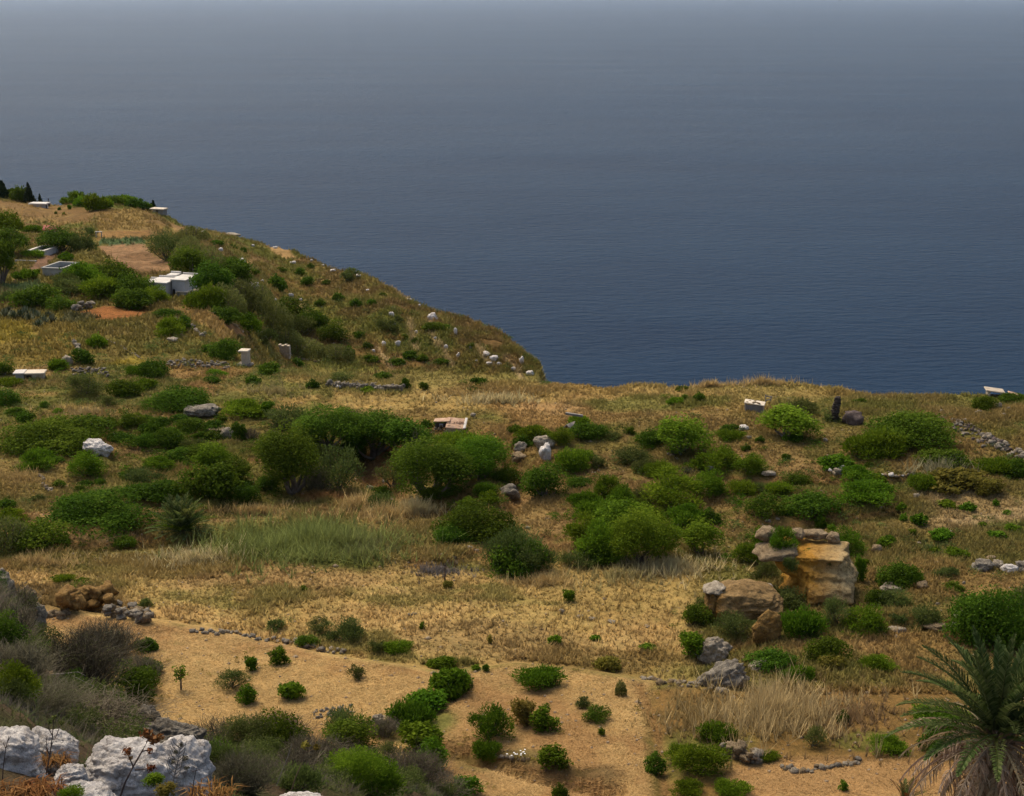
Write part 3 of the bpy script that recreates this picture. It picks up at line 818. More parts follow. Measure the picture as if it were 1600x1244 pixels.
def boulder(u, v, wpx, hpx, mat, label, group=None, seed=1, sub=4, depth=.8, rough=.30, block=.45, facet=.26, sink=.2, rz=None, name='boulder', which=None, fn=None, tilt=0):
    """a boulder whose outline is wpx by hpx with its foot at (u, v)"""
    P, mpp = pix(u, v - .1 * wpx * depth, which)
    W, H = wpx * mpp, hpx * mpp
    D = W * depth; Hr = max(.25 * H, (H - .3 * D * .5)) * 1.05
    me = rock_mesh(name, seed, (W * .98, D, Hr * (1 + sink)), sub, rough, block, M[mat], facet, fn=fn)
    o = link(name, me, None, (P.x, P.y, P.z + Hr * (.5 - sink * .5)), (0, tilt, rz if rz is not None else 0))
    return tag(o, label, 'rock', group)

MARKS = [(1268, 900, 'the large outcrop'), (1165, 940, 'the brown rock mound'), (695, 662, 'the ruined hut'), (850, 695, 'the pale domed boulder'), (852, 755, 'the round dark shrub'), (1062, 690, 'the largest tree under the lip'), (1230, 668, 'the flat-topped tree'), (1180, 638, 'the slumped shack'), (1304, 638, 'the tall dark pillar'), (1400, 680, 'the two-tone shrub'), (1490, 755, 'the golden-yellow bush'), (1560, 888, 'the rounded boulder row'), (1560, 975, 'the shrub behind the palm'), (1530, 800, 'the bare sandy patch'), (316, 642, 'the domed grey boulder'), (155, 702, 'the white and mauve boulder'), (358, 680, 'the tan knobbly rock'), (155, 800, 'the biggest dome-shaped shrub'), (285, 810, 'the dwarf palm'), (456, 725, 'the round-crowned tree'), (530, 730, 'the grey-green rounded tree'), (668, 740, 'the large dark hollow tree'), (745, 815, 'the large mounded shrub'), (812, 865, 'the dark twiggy shrub'), (1004, 845, 'the biggest thicket tree'), (1094, 842, 'the lollipop tree'), (575, 606, 'the curved retaining wall'), (748, 597, 'the lone round shrub near the ridge foot'), (695, 895, 'the thin iron post'), (886, 930, 'the lone bright field bush'), (260, 448, 'the white farmhouse'), (210, 400, 'the ploughed plot'), (82, 422, 'the concrete tank'), (57, 392, 'the white cistern'), (185, 487, 'the red soil patch'), (258, 385, 'the olive-green plot tree'), (382, 555, 'the capped pillar'), (444, 550, 'the stone stub'), (450, 485, 'the wide dark gully shrub'), (520, 525, 'the lowest dark gully shrub'), (432, 446, 'the compact hillside shrub'), (606, 512, 'the mid-hillside grey shrub'), (676, 512, 'the shrub beneath the biggest hillside rock'), (546, 430, 'the ridge shrub'), (47, 582, 'the slab-roofed field hut'), (245, 328, 'the skyline shelter'), (62, 318, 'the skyline hut'), (132, 605, 'the large grey-green bush'), (74, 695, 'the long flat shrub'), (334, 760, 'the big rounded shrub'), (540, 990, 'the thistle stand'), (150, 945, 'the ochre stone heap'), (290, 568, 'the pale rubble heap'), (850, 640, 'the bare orange ground'), (1250, 1040, 'the dark spreading bush'), (796, 770, 'the pitted grey rock'), (362, 362, 'the skyline crag'), (780, 565, 'the rocky hillside tip'), (700, 545, 'the lower hillside slope'), (620, 455, 'the pale ridge path'), (335, 445, 'the gully-top feathery shrub'), (895, 664, 'the timber lean-to'), (1536, 632, 'the round shrub at the lip end'), (155, 366, 'the gate frame')]
_used = set()
def relate(base, u, v):
    '''a label that says where this one stands by the nearest landmark that is not yet taken in that direction'''
    for lim in (1, 2):
        for d, a, b, nm in sorted((math.hypot(a - u, (b - v) * 1.5), a, b, nm) for a, b, nm in MARKS):
            dx, dy = u - a, (v - b) * 1.5
            if d < 9: continue
            h = 'left' if dx < 0 else 'right'; t = 'above' if dy < 0 else 'below'
            way = (h + ' of') if abs(dx) > 2.2 * abs(dy) else (t if abs(dy) > 2.2 * abs(dx) else t + ' and ' + h + ' of')
            far = '' if d < 45 else ('a little way ' if d < 100 else 'some way ')
            lb = '%s %s%s %s' % (base, far, way, nm)
            if len(lb.split()) > 16: continue
            if lb not in _used and d < 170 * lim: _used.add(lb); return lb
    return base

def scatter_rocks(pts, mat, label, group, name='rock'):
    for i, (u, v, wpx, hpx) in enumerate(pts):
        P, mpp = pix(u, v)
        W, H = wpx * mpp, hpx * mpp
        o = link(name, stone_var(mat, i, 3 if wpx > 9 else 2), None, (P.x, P.y, P.z + H * .22), (random.uniform(-.2, .2), random.uniform(-.2, .2), random.uniform(-.5, .5)), (W, W * .75, H * 1.25))
        tag(o, relate(label, u, v), 'rock', group)

def stone_wall(path, n, size, mats, label, name='dry_stone_wall', cat='wall', courses=1, jitter=6, group=None, which=None, spread=1.0, hsc=.75, core=True):
    """stones laid along a line of picture points; every stone is a part"""
    pts = np.array(path, float); seg = np.hypot(*(pts[1:] - pts[:-1]).T); cum = np.concatenate([[0], np.cumsum(seg)])
    P0, _ = pix(pts[len(pts) // 2][0], pts[len(pts) // 2][1], which)
    e = bpy.data.objects.new(name, None); e.location = P0; COL.objects.link(e); tag(e, label, cat, group)
    for i in range(n):
        s = (i // courses + random.uniform(.2, .8)) / math.ceil(n / courses) * cum[-1]
        u = np.interp(s, cum, pts[:, 0]) + random.gauss(0, 1.0); v = np.interp(s, cum, pts[:, 1]) + random.uniform(-jitter, jitter) * .5
        P, mpp = pix(u, v, which)
        w_ = size * random.uniform(.55, 1.35) * mpp; h_ = w_ * random.uniform(.55, .95) * hsc / .75
        lvl = i % courses
        z = P.z + h_ * .25 + lvl * size * mpp * .55 * random.uniform(.7, 1.0)
        o = link('stone', stone_var(random.choice(mats), random.randrange(6), 3 if size > 11 else 2), e,
                 (P.x - P0.x + random.uniform(-.1, .1) * w_, P.y - P0.y + random.uniform(-.5, .5) * w_ * spread, z - P0.z), (random.uniform(-.35, .35), random.uniform(-.35, .35), random.uniform(0, 6.28)), (w_, w_ * random.uniform(.7, 1), h_))
    return e

# ------------------------------------------------------------------ built things
def box_mesh(name, boxes, mat, bev=.03):
    """boxes: (x0, x1, y0, y1, z0, z1)"""
    bm = bmesh.new()
    for b in boxes:
        r = bmesh.ops.create_cube(bm, size=1)
        for v in r['verts']:
            v.co = Vector((b[0] + (v.co.x + .5) * (b[1] - b[0]), b[2] + (v.co.y + .5) * (b[3] - b[2]), b[4] + (v.co.z + .5) * (b[5] - b[4])))
    if bev: bmesh.ops.bevel(bm, geom=bm.edges[:], offset=bev, segments=1, affect='EDGES')
    for v in bm.verts:
        v.co += mnoise.noise_vector(v.co * 1.7) * .025
    me = bpy.data.meshes.new(name); bm.to_mesh(me); bm.free(); me.materials.append(mat)
    return me

def holder(name, u, v, label, cat, rz=0, group=None, which=None, sink=.0):
    P, mpp = pix(u, v, which)
    e = bpy.data.objects.new(name, None); e.location = (P.x, P.y, P.z - sink); e.rotation_euler = (0, 0, rz); COL.objects.link(e)
    tag(e, label, cat, group)
    return e, mpp
# ================================================================== buildings and other built things
# -- white farmhouse on the headland: rooms side by side, each with its roof
e, m = holder('farmhouse', 252, 462, 'whitewashed farmhouse of joined flat-roofed rooms above the red ploughed patch', 'house', R(-14), sink=.4)
def room(name, x0, x1, y0, y1, h, wall='shaded_whitewash', roof='roof_white', door=None, win=None):
    x0, x1, y0, y1, h = [q * m for q in (x0, x1, y0, y1, h * 1.3)]
    wl = link('wall', box_mesh('wall', [(x0, x1, y0, y1, 0, h)], M[wall]), e)
    link('roof', box_mesh('roof', [(x0 - .12, x1 + .12, y0 - .12, y1 + .12, h + .003, h + .16)], M[roof]), e)
    link('parapet', box_mesh('parapet', [(x0 - .12, x1 + .12, y1 + .0, y1 + .13, h + .165, h + .34)], M[roof]), e)
    if door: d = link('door', box_mesh('door', [(door[0] * m, door[1] * m, y0 - .05, y0 + .05, .1, door[2] * m)], M['dark'], .005), e)
    if win: link('window', box_mesh('window', [(win[0] * m, win[1] * m, y0 - .04, y0 + .05, win[2] * m, win[3] * m)], M['dark'], .005), e)
room('main', -18, 12, -6, 34, 20, door=(1, 6, 13), win=(-12, -7, 10, 15))
room('upper', 14, 37, 10, 52, 22, door=(16, 19, 15))
room('small', -6, 8, 38, 52, 23)
room('back', -40, -22, 24, 48, 15)
# -- shelter with a slab roof beside it
e2, m2 = holder('farm_shelter', 286, 462, 'little cream slab-roofed shelter on posts just right of the white farmhouse', 'shed', R(-12), sink=.2)
for x in (-7, 8): link('post', box_mesh('post', [((x - 1) * m2, (x + 1) * m2, -4 * m2, -2 * m2, 0, 9 * m2)], M['concrete'], .02), e2)
link('wall', box_mesh('wall', [(-8 * m2, 2 * m2, 0, 10 * m2, 0, 8.8 * m2)], M['block'], .02), e2)
link('roof', box_mesh('roof', [(-10 * m2, 10 * m2, -6 * m2, 14 * m2, 9.05 * m2, 10.6 * m2)], M['cream_slab'], .02), e2)
e3, m3 = holder('stone_trough', 296, 451, 'small white-topped stone trough uphill of the slab-roofed farm shelter', 'trough', R(-8), sink=.1)
link('basin', box_mesh('basin', [(-4 * m3, 4 * m3, -3 * m3, 5 * m3, 0, 4 * m3)], M['block'], .02), e3)
link('slab', box_mesh('slab', [(-5 * m3, 5 * m3, -4 * m3, 6 * m3, 4.1 * m3, 5.4 * m3)], M['roof_white'], .02), e3)

def tank(name, u, v, wpx, hpx, dpx, label, rim, wall, inner, rz, thick=2.6):
    e, m = holder(name, u, v, label, 'water tank', rz, sink=.2)
    a, d, h, t = wpx * m / 2, dpx * m, hpx * m, thick * m
    link('wall', box_mesh('wall', [(-a, a, 0, t, 0, h)], M[wall], .02), e)
    link('wall', box_mesh('wall', [(-a, a, d - t, d, 0, h)], M[wall], .02), e)
    link('wall', box_mesh('wall', [(-a, -a + t, t + .003, d - t - .003, 0, h - .004)], M[wall], .02), e)
    link('wall', box_mesh('wall', [(a - t, a, t + .003, d - t - .003, 0, h - .004)], M[wall], .02), e)
    link('rim', box_mesh('rim', [(-a - .1, a + .1, -.1, t, h + .003, h + .12), (-a - .1, a + .1, d - t, d + .1, h + .003, h + .12), (-a - .1, -a + t, t + .004, d - t - .004, h + .004, h + .117), (a - t, a + .1, t + .004, d - t - .004, h + .004, h + .117)], M[rim], 0), e)
    link('water', box_mesh('water', [(-a + t, a - t, t, d - t, h * .5, h * .62)], M[inner], 0), e)
tank('cistern', 57, 399, 27, 9, 44, 'open whitewashed cistern beside the brown track among farm trees', 'roof_white', 'shaded_whitewash', 'dark', R(-12), 4)
tank('concrete_tank', 82, 432, 34, 15, 52, 'grey concrete water tank full of dark water below the brown track', 'concrete', 'concrete', 'tankwater', R(-14), 2.2)
# -- hut with a flat white roof on the skyline
e, m = holder('flat_roofed_hut', 61, 324, 'low white hut with a flat overhanging roof on the bare skyline field', 'hut', R(-6), sink=.3)
link('wall', box_mesh('wall', [(-9 * m, 10 * m, 0, 12 * m, 0, 7 * m)], M['shaded_whitewash'], .02), e)
link('roof', box_mesh('roof', [(-16 * m, 13 * m, -3 * m, 15 * m, 7.1 * m, 9 * m)], M['roof_white'], .02), e)
link('door', box_mesh('door', [(10 * m - .02, 10 * m + .06, 2 * m, 6 * m, .1, 5.5 * m)], M['dark'], .004), e)
# -- shed with a red pitched roof
e, m = holder('red_roofed_shed', 79, 366, 'small shed with a red pitched roof half hidden behind farm trees', 'shed', R(-10), sink=.3)
link('wall', box_mesh('wall', [(-10 * m, 10 * m, 0, 12 * m, 0, 9 * m)], M['block'], .02), e)
def gable(name, x, y0, y1, z0, z1, th, mat, along='x'):
    V = []; 
    for yy, zz in ((y0, z0), ((y0 + y1) / 2, z1), (y1, z0)):
        for xx in (-x, x):
            V += [(xx, yy, zz), (xx, yy, zz + th)]
    F = [(0, 2, 6, 4), (1, 5, 7, 3), (4, 6, 10, 8), (5, 9, 11, 7), (0, 1, 3, 2), (8, 10, 11, 9), (0, 4, 5, 1), (4, 8, 9, 5), (2, 3, 7, 6), (6, 7, 11, 10)]
    return mesh_np(name, V, F, M[mat])
link('roof', gable('roof', 13 * m, -2 * m, 14 * m, 9.05 * m, 15 * m, .1, 'rust_roof'), e)
# -- rough shelter at the cliff edge of the headland
e, m = holder('cliff_shelter', 246, 335, 'rough stone shelter with an open doorway on the headland skyline beside the hedge', 'hut', R(-20), sink=.2)
link('wall', box_mesh('wall', [(-11 * m, -3 * m, 0, 12 * m, 0, 9 * m)], M['block'], .02), e)
link('wall', box_mesh('wall', [(1 * m, 10 * m, 0, 12 * m, 0, 9 * m)], M['render_grey'], .02), e)
link('wall', box_mesh('wall', [(-3 * m, 1 * m, 9 * m, 12 * m, 0, 9 * m)], M['dark'], .0), e)
link('roof', box_mesh('roof', [(-13 * m, 12 * m, -2 * m, 13 * m, 9.05 * m, 10.8 * m)], M['cream_slab'], .02), e)
# -- gate frame
e, m = holder('gate_frame', 154, 371, 'small pale open gate frame at the corner of the green crop strip', 'gate', R(-10))
for x in (-4, 5): link('post', box_mesh('post', [((x - .7) * m, (x + .7) * m, 0, 1.2 * m, 0, 8 * m)], M['concrete'], .01), e)
link('lintel', box_mesh('lintel', [(-5 * m, 6 * m, -.1, 1.2 * m + .1, 8.05 * m, 9.2 * m)], M['concrete'], .01), e)
# -- pipe on a frame near the cistern
e, m = holder('water_pipe', 40, 411, 'thin grey water pipe on short supports crossing the bank below the cistern', 'pipe', R(-4))
link('pipe', mesh_np('pipe', *tubes([[((-16 * m, 0, 4 * m), .09), ((18 * m, 0, 3.4 * m), .09)]], 6), M['concrete']), e)
for x in (-15, 16): link('support', box_mesh('support', [((x - .6) * m, (x + .6) * m, -.1, .1, -.3, 3.9 * m)], M['concrete'], .01), e)
# -- two-part stone hut at the left edge
e, m = holder('stone_hut', 47, 594, 'stone field hut with two pale slab roofs beside a dark shrub at left', 'hut', R(6), sink=.2)
link('wall', box_mesh('wall', [(-22 * m, -9 * m, 0, 16 * m, 0, 14 * m)], M['concrete'], .03), e)
link('wall', box_mesh('wall', [(3 * m, 21 * m, 0, 17 * m, 0, 13 * m)], M['block'], .03), e)
link('wall', box_mesh('wall', [(-9 * m + .003, 3 * m - .003, 9 * m, 16 * m, 0, 13 * m)], M['block'], .0), e)
link('doorway', box_mesh('doorway', [(-7 * m, 0, 8.7 * m, 9 * m - .003, 0, 9 * m)], M['dark'], 0), e)
link('roof', box_mesh('roof', [(-25 * m, -7.5 * m, -3 * m, 20 * m, 14.05 * m, 16.4 * m)], M['roof_white'], .03), e)
link('roof', box_mesh('roof', [(-7.3 * m, 23 * m, -3 * m, 20 * m, 13.3 * m, 15.8 * m)], M['cream_slab'], .03), e)
for i in range(7):
    link('stone', stone_var('pale_rock', i), e, (random.uniform(-12, 22) * m, random.uniform(-9, -2) * m, .1), (0, 0, i), (3.5 * m, 3 * m, 2.6 * m))
# -- square pillar hut with a white cap
e, m = holder('capped_pillar', 382, 571, 'square grey stone pillar with a white slab cap beside a dark shrub', 'pillar', R(-10), sink=.2)
link('wall', box_mesh('wall', [(-5 * m, 6 * m, 0, 12 * m, 0, 25 * m)], M['block'], .03), e)
link('base', box_mesh('base', [(-13 * m, 11 * m, -3 * m, 15 * m, 0, 6 * m)], M['grey_rock'], .08), e)
link('cap', box_mesh('cap', [(-9 * m, 7 * m, -1.5 * m, 14 * m, 25.05 * m, 27.5 * m)], M['cream_slab'], .02), e)
# -- ruined square stub built of blocks
e, m = holder('stone_stub', 444, 558, 'roofless square stub of pale stone blocks standing alone near the gully', 'ruin', R(-6), sink=.2)
for c in range(5):
    n = 4
    for k in range(n):
        x = -9 + 18 * k / n + (2.2 if c % 2 else 0)
        x1 = min(x + 18 / n - .15, 9.3)
        link('block', box_mesh('block', [(x * m, x1 * m, 0 if (c + k) % 3 else -.05, 8 * m, c * 4.5 * m, (c * 4.5 + 4.3 - (1.6 if c == 4 and k % 2 else 0)) * m)], M['block'], .03), e)
# -- lean-to shack near the lip
e, m = holder('tin_shack', 1178, 645, 'small slumped grey metal shack with a rubble-covered roof near the cliff lip', 'shack', R(-14), sink=.1)
link('wall', box_mesh('wall', [(-13 * m, 13 * m, 0, 1.4 * m, 0, 15 * m)], M['render_grey'], .02), e)
link('wall', box_mesh('wall', [(-15 * m, -13.1 * m, 0, 15 * m, 0, 16 * m)], M['block'], .02), e)
link('wall', box_mesh('wall', [(13.1 * m, 14.6 * m, 0, 15 * m, 0, 13 * m)], M['block'], .02), e)
for x in (-8, -2, 4, 9): link('panel_rib', box_mesh('rib', [((x - .35) * m, (x + .35) * m, -.05, -.003, 0, 14.6 * m)], M['wood'], .01), e)
o = link('roof', box_mesh('roof', [(-16 * m, 16 * m, -2 * m, 17 * m, 0, 1.6 * m)], M['cream_slab'], .03), e, (0, 0, 15.6 * m), (R(3), R(5), 0))
for i in range(12): link('stone', stone_var('tan_rock', i), e, (random.uniform(-14, 8) * m, random.uniform(0, 14) * m, 17.6 * m), (0, 0, i), (4 * m, 4 * m, 2.4 * m))
e, m = holder('wooden_frame', 1200, 630, 'broken wooden frame leaning behind the slumped grey metal shack', 'frame', R(20))
link('post', box_mesh('post', [(-5 * m, -3.6 * m, 0, 1.4 * m, 0, 14 * m)], M['wood'], .01), e)
link('post', box_mesh('post', [(4 * m, 5.4 * m, 0, 1.4 * m, 0, 11 * m)], M['wood'], .01), e)
link('rail', box_mesh('rail', [(-6 * m, 7 * m, -.06, -.003, 0, 1.6 * m)], M['wood'], .01), e, (0, 0, 10 * m), (0, R(14), 0))
link('rail', box_mesh('rail', [(-5 * m, 6 * m, -.06, -.003, 0, 1.4 * m)], M['wood'], .01), e, (0, 0, 5 * m), (0, R(-10), 0))
# -- collapsed tiled hut in the middle
e, m = holder('ruined_hut', 697, 676, 'collapsed field hut with a rubble-strewn slab roof and stones spilling downhill', 'ruin', R(-8), sink=.2)
link('wall', box_mesh('wall', [(0, 24 * m, 0, 3 * m, 0, 13 * m)], M['block'], .04), e)
link('wall', box_mesh('wall', [(22 * m, 25 * m, 3.1 * m, 22 * m, 0, 14 * m)], M['block'], .04), e)
link('wall', box_mesh('wall', [(-20 * m, 2 * m, 12 * m, 15 * m, 0, 15 * m)], M['dark_shaded_rock'], .04), e)
link('roof', box_mesh('roof', [(-1 * m, 30 * m, -3 * m, 26 * m, 0, 1.8 * m)], M['tile_clay'], .05), e, (0, 0, 13.3 * m), (R(18), R(4), R(3)))
link('roof_edge', box_mesh('roof_edge', [(27 * m, 31 * m, -3.4 * m, 26 * m, 0, 1.5 * m)], M['roof_white'], .04), e, (0, 0, 15.4 * m), (R(18), R(4), R(3)))
link('roof', box_mesh('roof', [(-22 * m, 5 * m, 8 * m, 24 * m, 0, 2.2 * m)], M['tile_clay'], .05), e, (0, 0, 18.6 * m), (R(3), R(-4), 0))
link('window', box_mesh('window', [(-13 * m, -7 * m, 11.5 * m, 11.97 * m, 9 * m, 15 * m)], M['shaded_whitewash'], .01), e)
for i in range(60):
    t = random.random(); x = -22 + 26 * random.random() - 9 * t; yv = 12 - 26 * t
    gx, gy = e.location.x + x * m, e.location.y + yv * m * 1.6
    s = random.uniform(2.2, 6) * m
    link('stone', stone_var(random.choice(['tan_rock', 'tan_rock', 'pale_rock', 'ochre_rock']), i), e, (x * m, yv * m * 1.6, ground_z(gx, gy) - e.location.z + random.uniform(0, .3) * (1 - t) * 2), (random.random(), random.random(), i), (s, s * .8, s * .6))
for i in range(22):
    link('stone', stone_var('tile_clay', i), e, (random.uniform(2, 26) * m, random.uniform(0, 22) * m, 19.0 * m), (0, 0, i), (3 * m, 3 * m, 1.6 * m))
# -- stone pillar, shade of its facing side put into a dark stone colour
def column(name, u, v, wpx, hpx, mat, label, lean=0, blocks=9, cat='pillar'):
    e, m = holder(name, u, v, label, cat, R(10), sink=.1)
    for i in range(blocks):
        t = i / blocks; w_ = wpx * m * (1 - .35 * t) * random.uniform(.85, 1.1)
        link('stone', stone_var(mat, i, 3), e, (lean * t * hpx * m, 0, (t + .5 / blocks) * hpx * m), (0, random.uniform(-.1, .1), random.uniform(0, 6)), (w_ * 1.1, w_, hpx * m / blocks * 1.7))
column('stone_pillar', 1303, 657, 13, 40, 'dark_shaded_rock', 'tall dark pillar of piled stones leaning slightly right near the cliff lip', .12)
o = boulder(1332, 664, 34, 24, 'purple_rock', 'mauve stub of ruined wall just right of the tall dark stone pillar', seed=41, sub=3, block=.7, facet=.3, name='wall_stub'); o['category'] = 'ruin'
e, m = holder('skyline_post', 76, 318, 'dark post standing by itself on the far skyline field', 'post'); link('shaft', box_mesh('shaft', [(-1.6 * m, 1.6 * m, 0, 3 * m, 0, 7 * m)], M['dark_shaded_rock'], .05), e); link('tip', box_mesh('tip', [(-.6 * m, .6 * m, .8 * m, 2 * m, 7 * m, 12 * m)], M['iron'], .02), e)
e, m = holder('iron_post', 695, 908, 'thin dark iron post standing in the middle of the dry grass field', 'post')
link('shaft', mesh_np('shaft', *tubes([[((0, 0, -.1), .045), ((.02, 0, 26 * m), .035)]], 6), M['iron']), e)
link('cap', mesh_np('cap', *tubes([[((.02, 0, 25.5 * m), .06), ((.02, 0, 27 * m), .06)]], 6), M['iron']), e)
# -- dark timber gable frame among bushes near the middle
e, m = holder('timber_lean_to', 895, 671, 'low grey timber lean-to with a ridged roof among bright bushes', 'shelter', R(-8))
link('roof', gable('roof', 15 * m, -6 * m, 8 * m, 3 * m, 10 * m, .08, 'wood'), e, rot=(0, 0, R(60)))
link('board', box_mesh('board', [(-14 * m, 13 * m, -.1, .1, 1, 1.15)], M['wood'], .01), e, rot=(0, R(6), 0))
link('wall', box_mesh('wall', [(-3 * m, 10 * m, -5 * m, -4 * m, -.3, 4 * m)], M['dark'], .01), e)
# -- roof slab at the right edge of the lip
e, m = holder('cliff_edge_hut', 1570, 621, 'ruined hut with a pale broken slab roof on the cliff lip at far right', 'ruin', R(-6), sink=.2)
link('wall', box_mesh('wall', [(-26 * m, -22 * m, 0, 16 * m, 0, 12 * m)], M['block'], .03), e)
link('wall', box_mesh('wall', [(-21.9 * m, 4 * m, 4 * m, 8 * m, 0, 7 * m)], M['tan_rock'], .06), e)
link('roof', box_mesh('roof', [(-30 * m, 0 * m, -2 * m, 18 * m, 0, 2 * m)], M['block'], .04), e, (0, 0, 10.5 * m), (R(2), R(7), 0))
link('roof', box_mesh('roof', [(7 * m, 28 * m, 0, 18 * m, 0, 1.8 * m)], M['tile_clay'], .04), e, (0, 0, 11 * m), (0, R(14), 0))
link('wall', box_mesh('wall', [(8 * m, 24 * m, 4 * m, 8 * m, 0, 6 * m)], M['block'], .04), e)

# ================================================================== walls and heaps of stones
stone_wall([(300, 986), (340, 990), (370, 988), (400, 1000), (430, 1000), (470, 1006), (520, 1020), (540, 1018)], 46, 9, ['pale_rock', 'grey_rock'], 'broken row of grey and pale stones edging the straw field', 'terrace_edging', jitter=5)
stone_wall([(68, 962), (95, 962), (110, 958)], 12, 12, ['tan_rock', 'grey_rock'], 'short line of tan stones joining the leaning pale crag to the ochre heap', 'terrace_wall')
stone_wall([(98, 957), (120, 950), (150, 948), (178, 955)], 24, 22, ['ochre_rock', 'tan_rock', 'ochre_rock', 'ochre_rock'], 'mounded heap of big ochre stones at the back edge of the straw field', 'stone_heap', 'rock pile', courses=3, jitter=8)
stone_wall([(165, 962), (185, 960), (205, 965), (222, 968), (240, 968)], 40, 12, ['pale_rock', 'grey_rock', 'tan_rock', 'grey_rock'], 'tumbled grey-and-tan dry stone wall right of the ochre stone heap', 'dry_stone_wall', courses=3, jitter=10)
stone_wall([(1462, 650), (1490, 662), (1520, 678), (1545, 690)], 110, 5.5, ['pale_rock', 'grey_rock', 'purple_rock', 'tan_rock'], 'broad spill of grey rubble running downhill behind the large two-tone shrub', 'rubble_wall', courses=1, jitter=24, spread=2)
stone_wall([(1535, 682), (1552, 692), (1568, 702), (1585, 712), (1612, 718)], 70, 8, ['pale_rock', 'grey_rock', 'purple_rock'], 'pale dry stone wall slanting down to the right edge of the photo', 'dry_stone_wall', courses=2, jitter=12)
stone_wall([(512, 604), (540, 606), (575, 610), (605, 611), (630, 610)], 150, 6.0, ['grey_rock', 'grey_rock', 'pale_rock'], 'long curved grey retaining wall behind the upper golden field', 'retaining_wall', courses=3, jitter=2, hsc=.9, spread=.4)
stone_wall([(510, 600), (550, 598), (590, 600)], 30, 5, ['grey_rock', 'pale_rock'], 'low line of pale stones above the curved grey retaining wall', 'dry_stone_wall', jitter=4)
stone_wall([(1128, 1178), (1150, 1184), (1172, 1190), (1186, 1189)], 30, 15, ['tan_rock', 'pale_rock', 'tan_rock'], 'tan stone terrace wall emerging from the dark fig-like bush', 'terrace_wall', courses=3, jitter=5)
stone_wall([(1218, 1198), (1240, 1202), (1262, 1208), (1285, 1202), (1310, 1198), (1345, 1192)], 30, 10, ['grey_rock', 'pale_rock', 'tan_rock'], 'broken line of grey stones edging the straw strip left of the palm', 'terrace_edging', jitter=5)
stone_wall([(1000, 1062), (1040, 1066), (1070, 1068), (1100, 1076), (1140, 1082)], 30, 10, ['tan_rock', 'pale_rock'], 'low crumbling tan wall at the far right corner of the straw field', 'terrace_wall', courses=1, jitter=6)
stone_wall([(770, 1180), (800, 1184), (825, 1192)], 10, 8, ['tan_rock', 'pale_rock'], 'short tan stone lip above the white daisies in the straw field', 'terrace_edging', jitter=3)
stone_wall([(490, 1118), (520, 1112), (550, 1108)], 36, 6, ['pale_rock', 'grey_rock'], 'scatter of small white stones on the straw above the grey brush', 'stone_scatter', 'stones', jitter=14)
stone_wall([(588, 1126), (610, 1128), (620, 1132)], 7, 17, ['tan_rock', 'pale_rock'], 'three rounded tan stones at the near edge of the straw field', 'stone_cluster', 'stones', jitter=5)
stone_wall([(1335, 716), (1370, 712), (1420, 700), (1460, 690)], 26, 6, ['pale_rock', 'tan_rock'], 'thin line of pale stones under the large two-tone shrub', 'terrace_edging', jitter=3)
stone_wall([(1296, 742), (1312, 736), (1330, 730)], 16, 9, ['pale_rock', 'white_rock'], 'little pile of white stones between two bright low shrubs', 'stone_heap', 'rock pile', courses=2, jitter=6)
stone_wall([(1354, 746), (1380, 744), (1410, 743), (1430, 742)], 16, 8, ['pale_rock', 'white_rock', 'tan_rock'], 'row of pale stones right of the little white stone pile', 'terrace_edging', jitter=4)
stone_wall([(1040, 708), (1058, 716), (1076, 724)], 12, 6, ['white_rock', 'pale_rock'], 'short pale stone edge slanting below the largest tree under the lip', 'terrace_edging', jitter=3)
stone_wall([(198, 768), (216, 776), (228, 782)], 12, 6, ['pale_rock', 'white_rock'], 'short pale stone edge uphill of the dwarf palm', 'terrace_edging', jitter=3)
stone_wall([(62, 744), (72, 760), (84, 775)], 14, 7, ['tan_rock', 'pale_rock'], 'crumbling pale bank edge left of the big dark dome shrub', 'terrace_edging', jitter=4)
stone_wall([(115, 535), (121, 545), (124, 556)], 18, 7, ['grey_rock', 'pale_rock'], 'short grey stone wall running downhill through the mustard field', 'dry_stone_wall', courses=2, jitter=3)
stone_wall([(165, 530), (190, 542), (222, 562)], 26, 3.2, ['pale_rock'], 'thin straight pale wall crossing the plot below the red soil patch', 'dry_stone_wall', jitter=1, spread=.3)
stone_wall([(115, 487), (130, 482), (146, 480)], 26, 8, ['grey_rock', 'grey_rock', 'pale_rock'], 'short grey rubble wall at the corner of the red soil patch', 'dry_stone_wall', courses=3, jitter=3)
stone_wall([(275, 505), (280, 515), (283, 528)], 16, 7, ['pale_rock', 'grey_rock'], 'upright pale wall fragment beside a grey-green bush below the farmhouse', 'wall_fragment', courses=3, jitter=3)
stone_wall([(300, 512), (310, 520), (320, 528)], 16, 6, ['pale_rock', 'grey_rock'], 'slanting pale wall fragment right of the upright one', 'wall_fragment', courses=2, jitter=2)
stone_wall([(332, 490), (345, 492), (362, 505), (380, 520)], 30, 4.5, ['pale_rock', 'tan_rock'], 'pale stone edging along the pinkish track beside the gully', 'terrace_edging', jitter=2)
stone_wall([(400, 516), (412, 522), (426, 530)], 16, 4, ['pale_rock', 'white_rock'], 'thin pale wall end above the roofless stone stub', 'wall_fragment', jitter=1)
stone_wall([(455, 556), (475, 562), (500, 566)], 18, 4, ['pale_rock', 'tan_rock'], 'thin stone line running right from the roofless stone stub', 'dry_stone_wall', jitter=1.5)
def heap(u, v, wpx, n, label, mats=('grey_rock', 'grey_rock', 'pale_rock')):
    stone_wall([(u - wpx / 2, v + 1), (u - wpx / 6, v - 2), (u + wpx / 6, v - 2), (u + wpx / 2, v + 2)], n, 4.5, list(mats), label, 'stone_heap', 'rock pile', courses=3, jitter=9, spread=1.5)
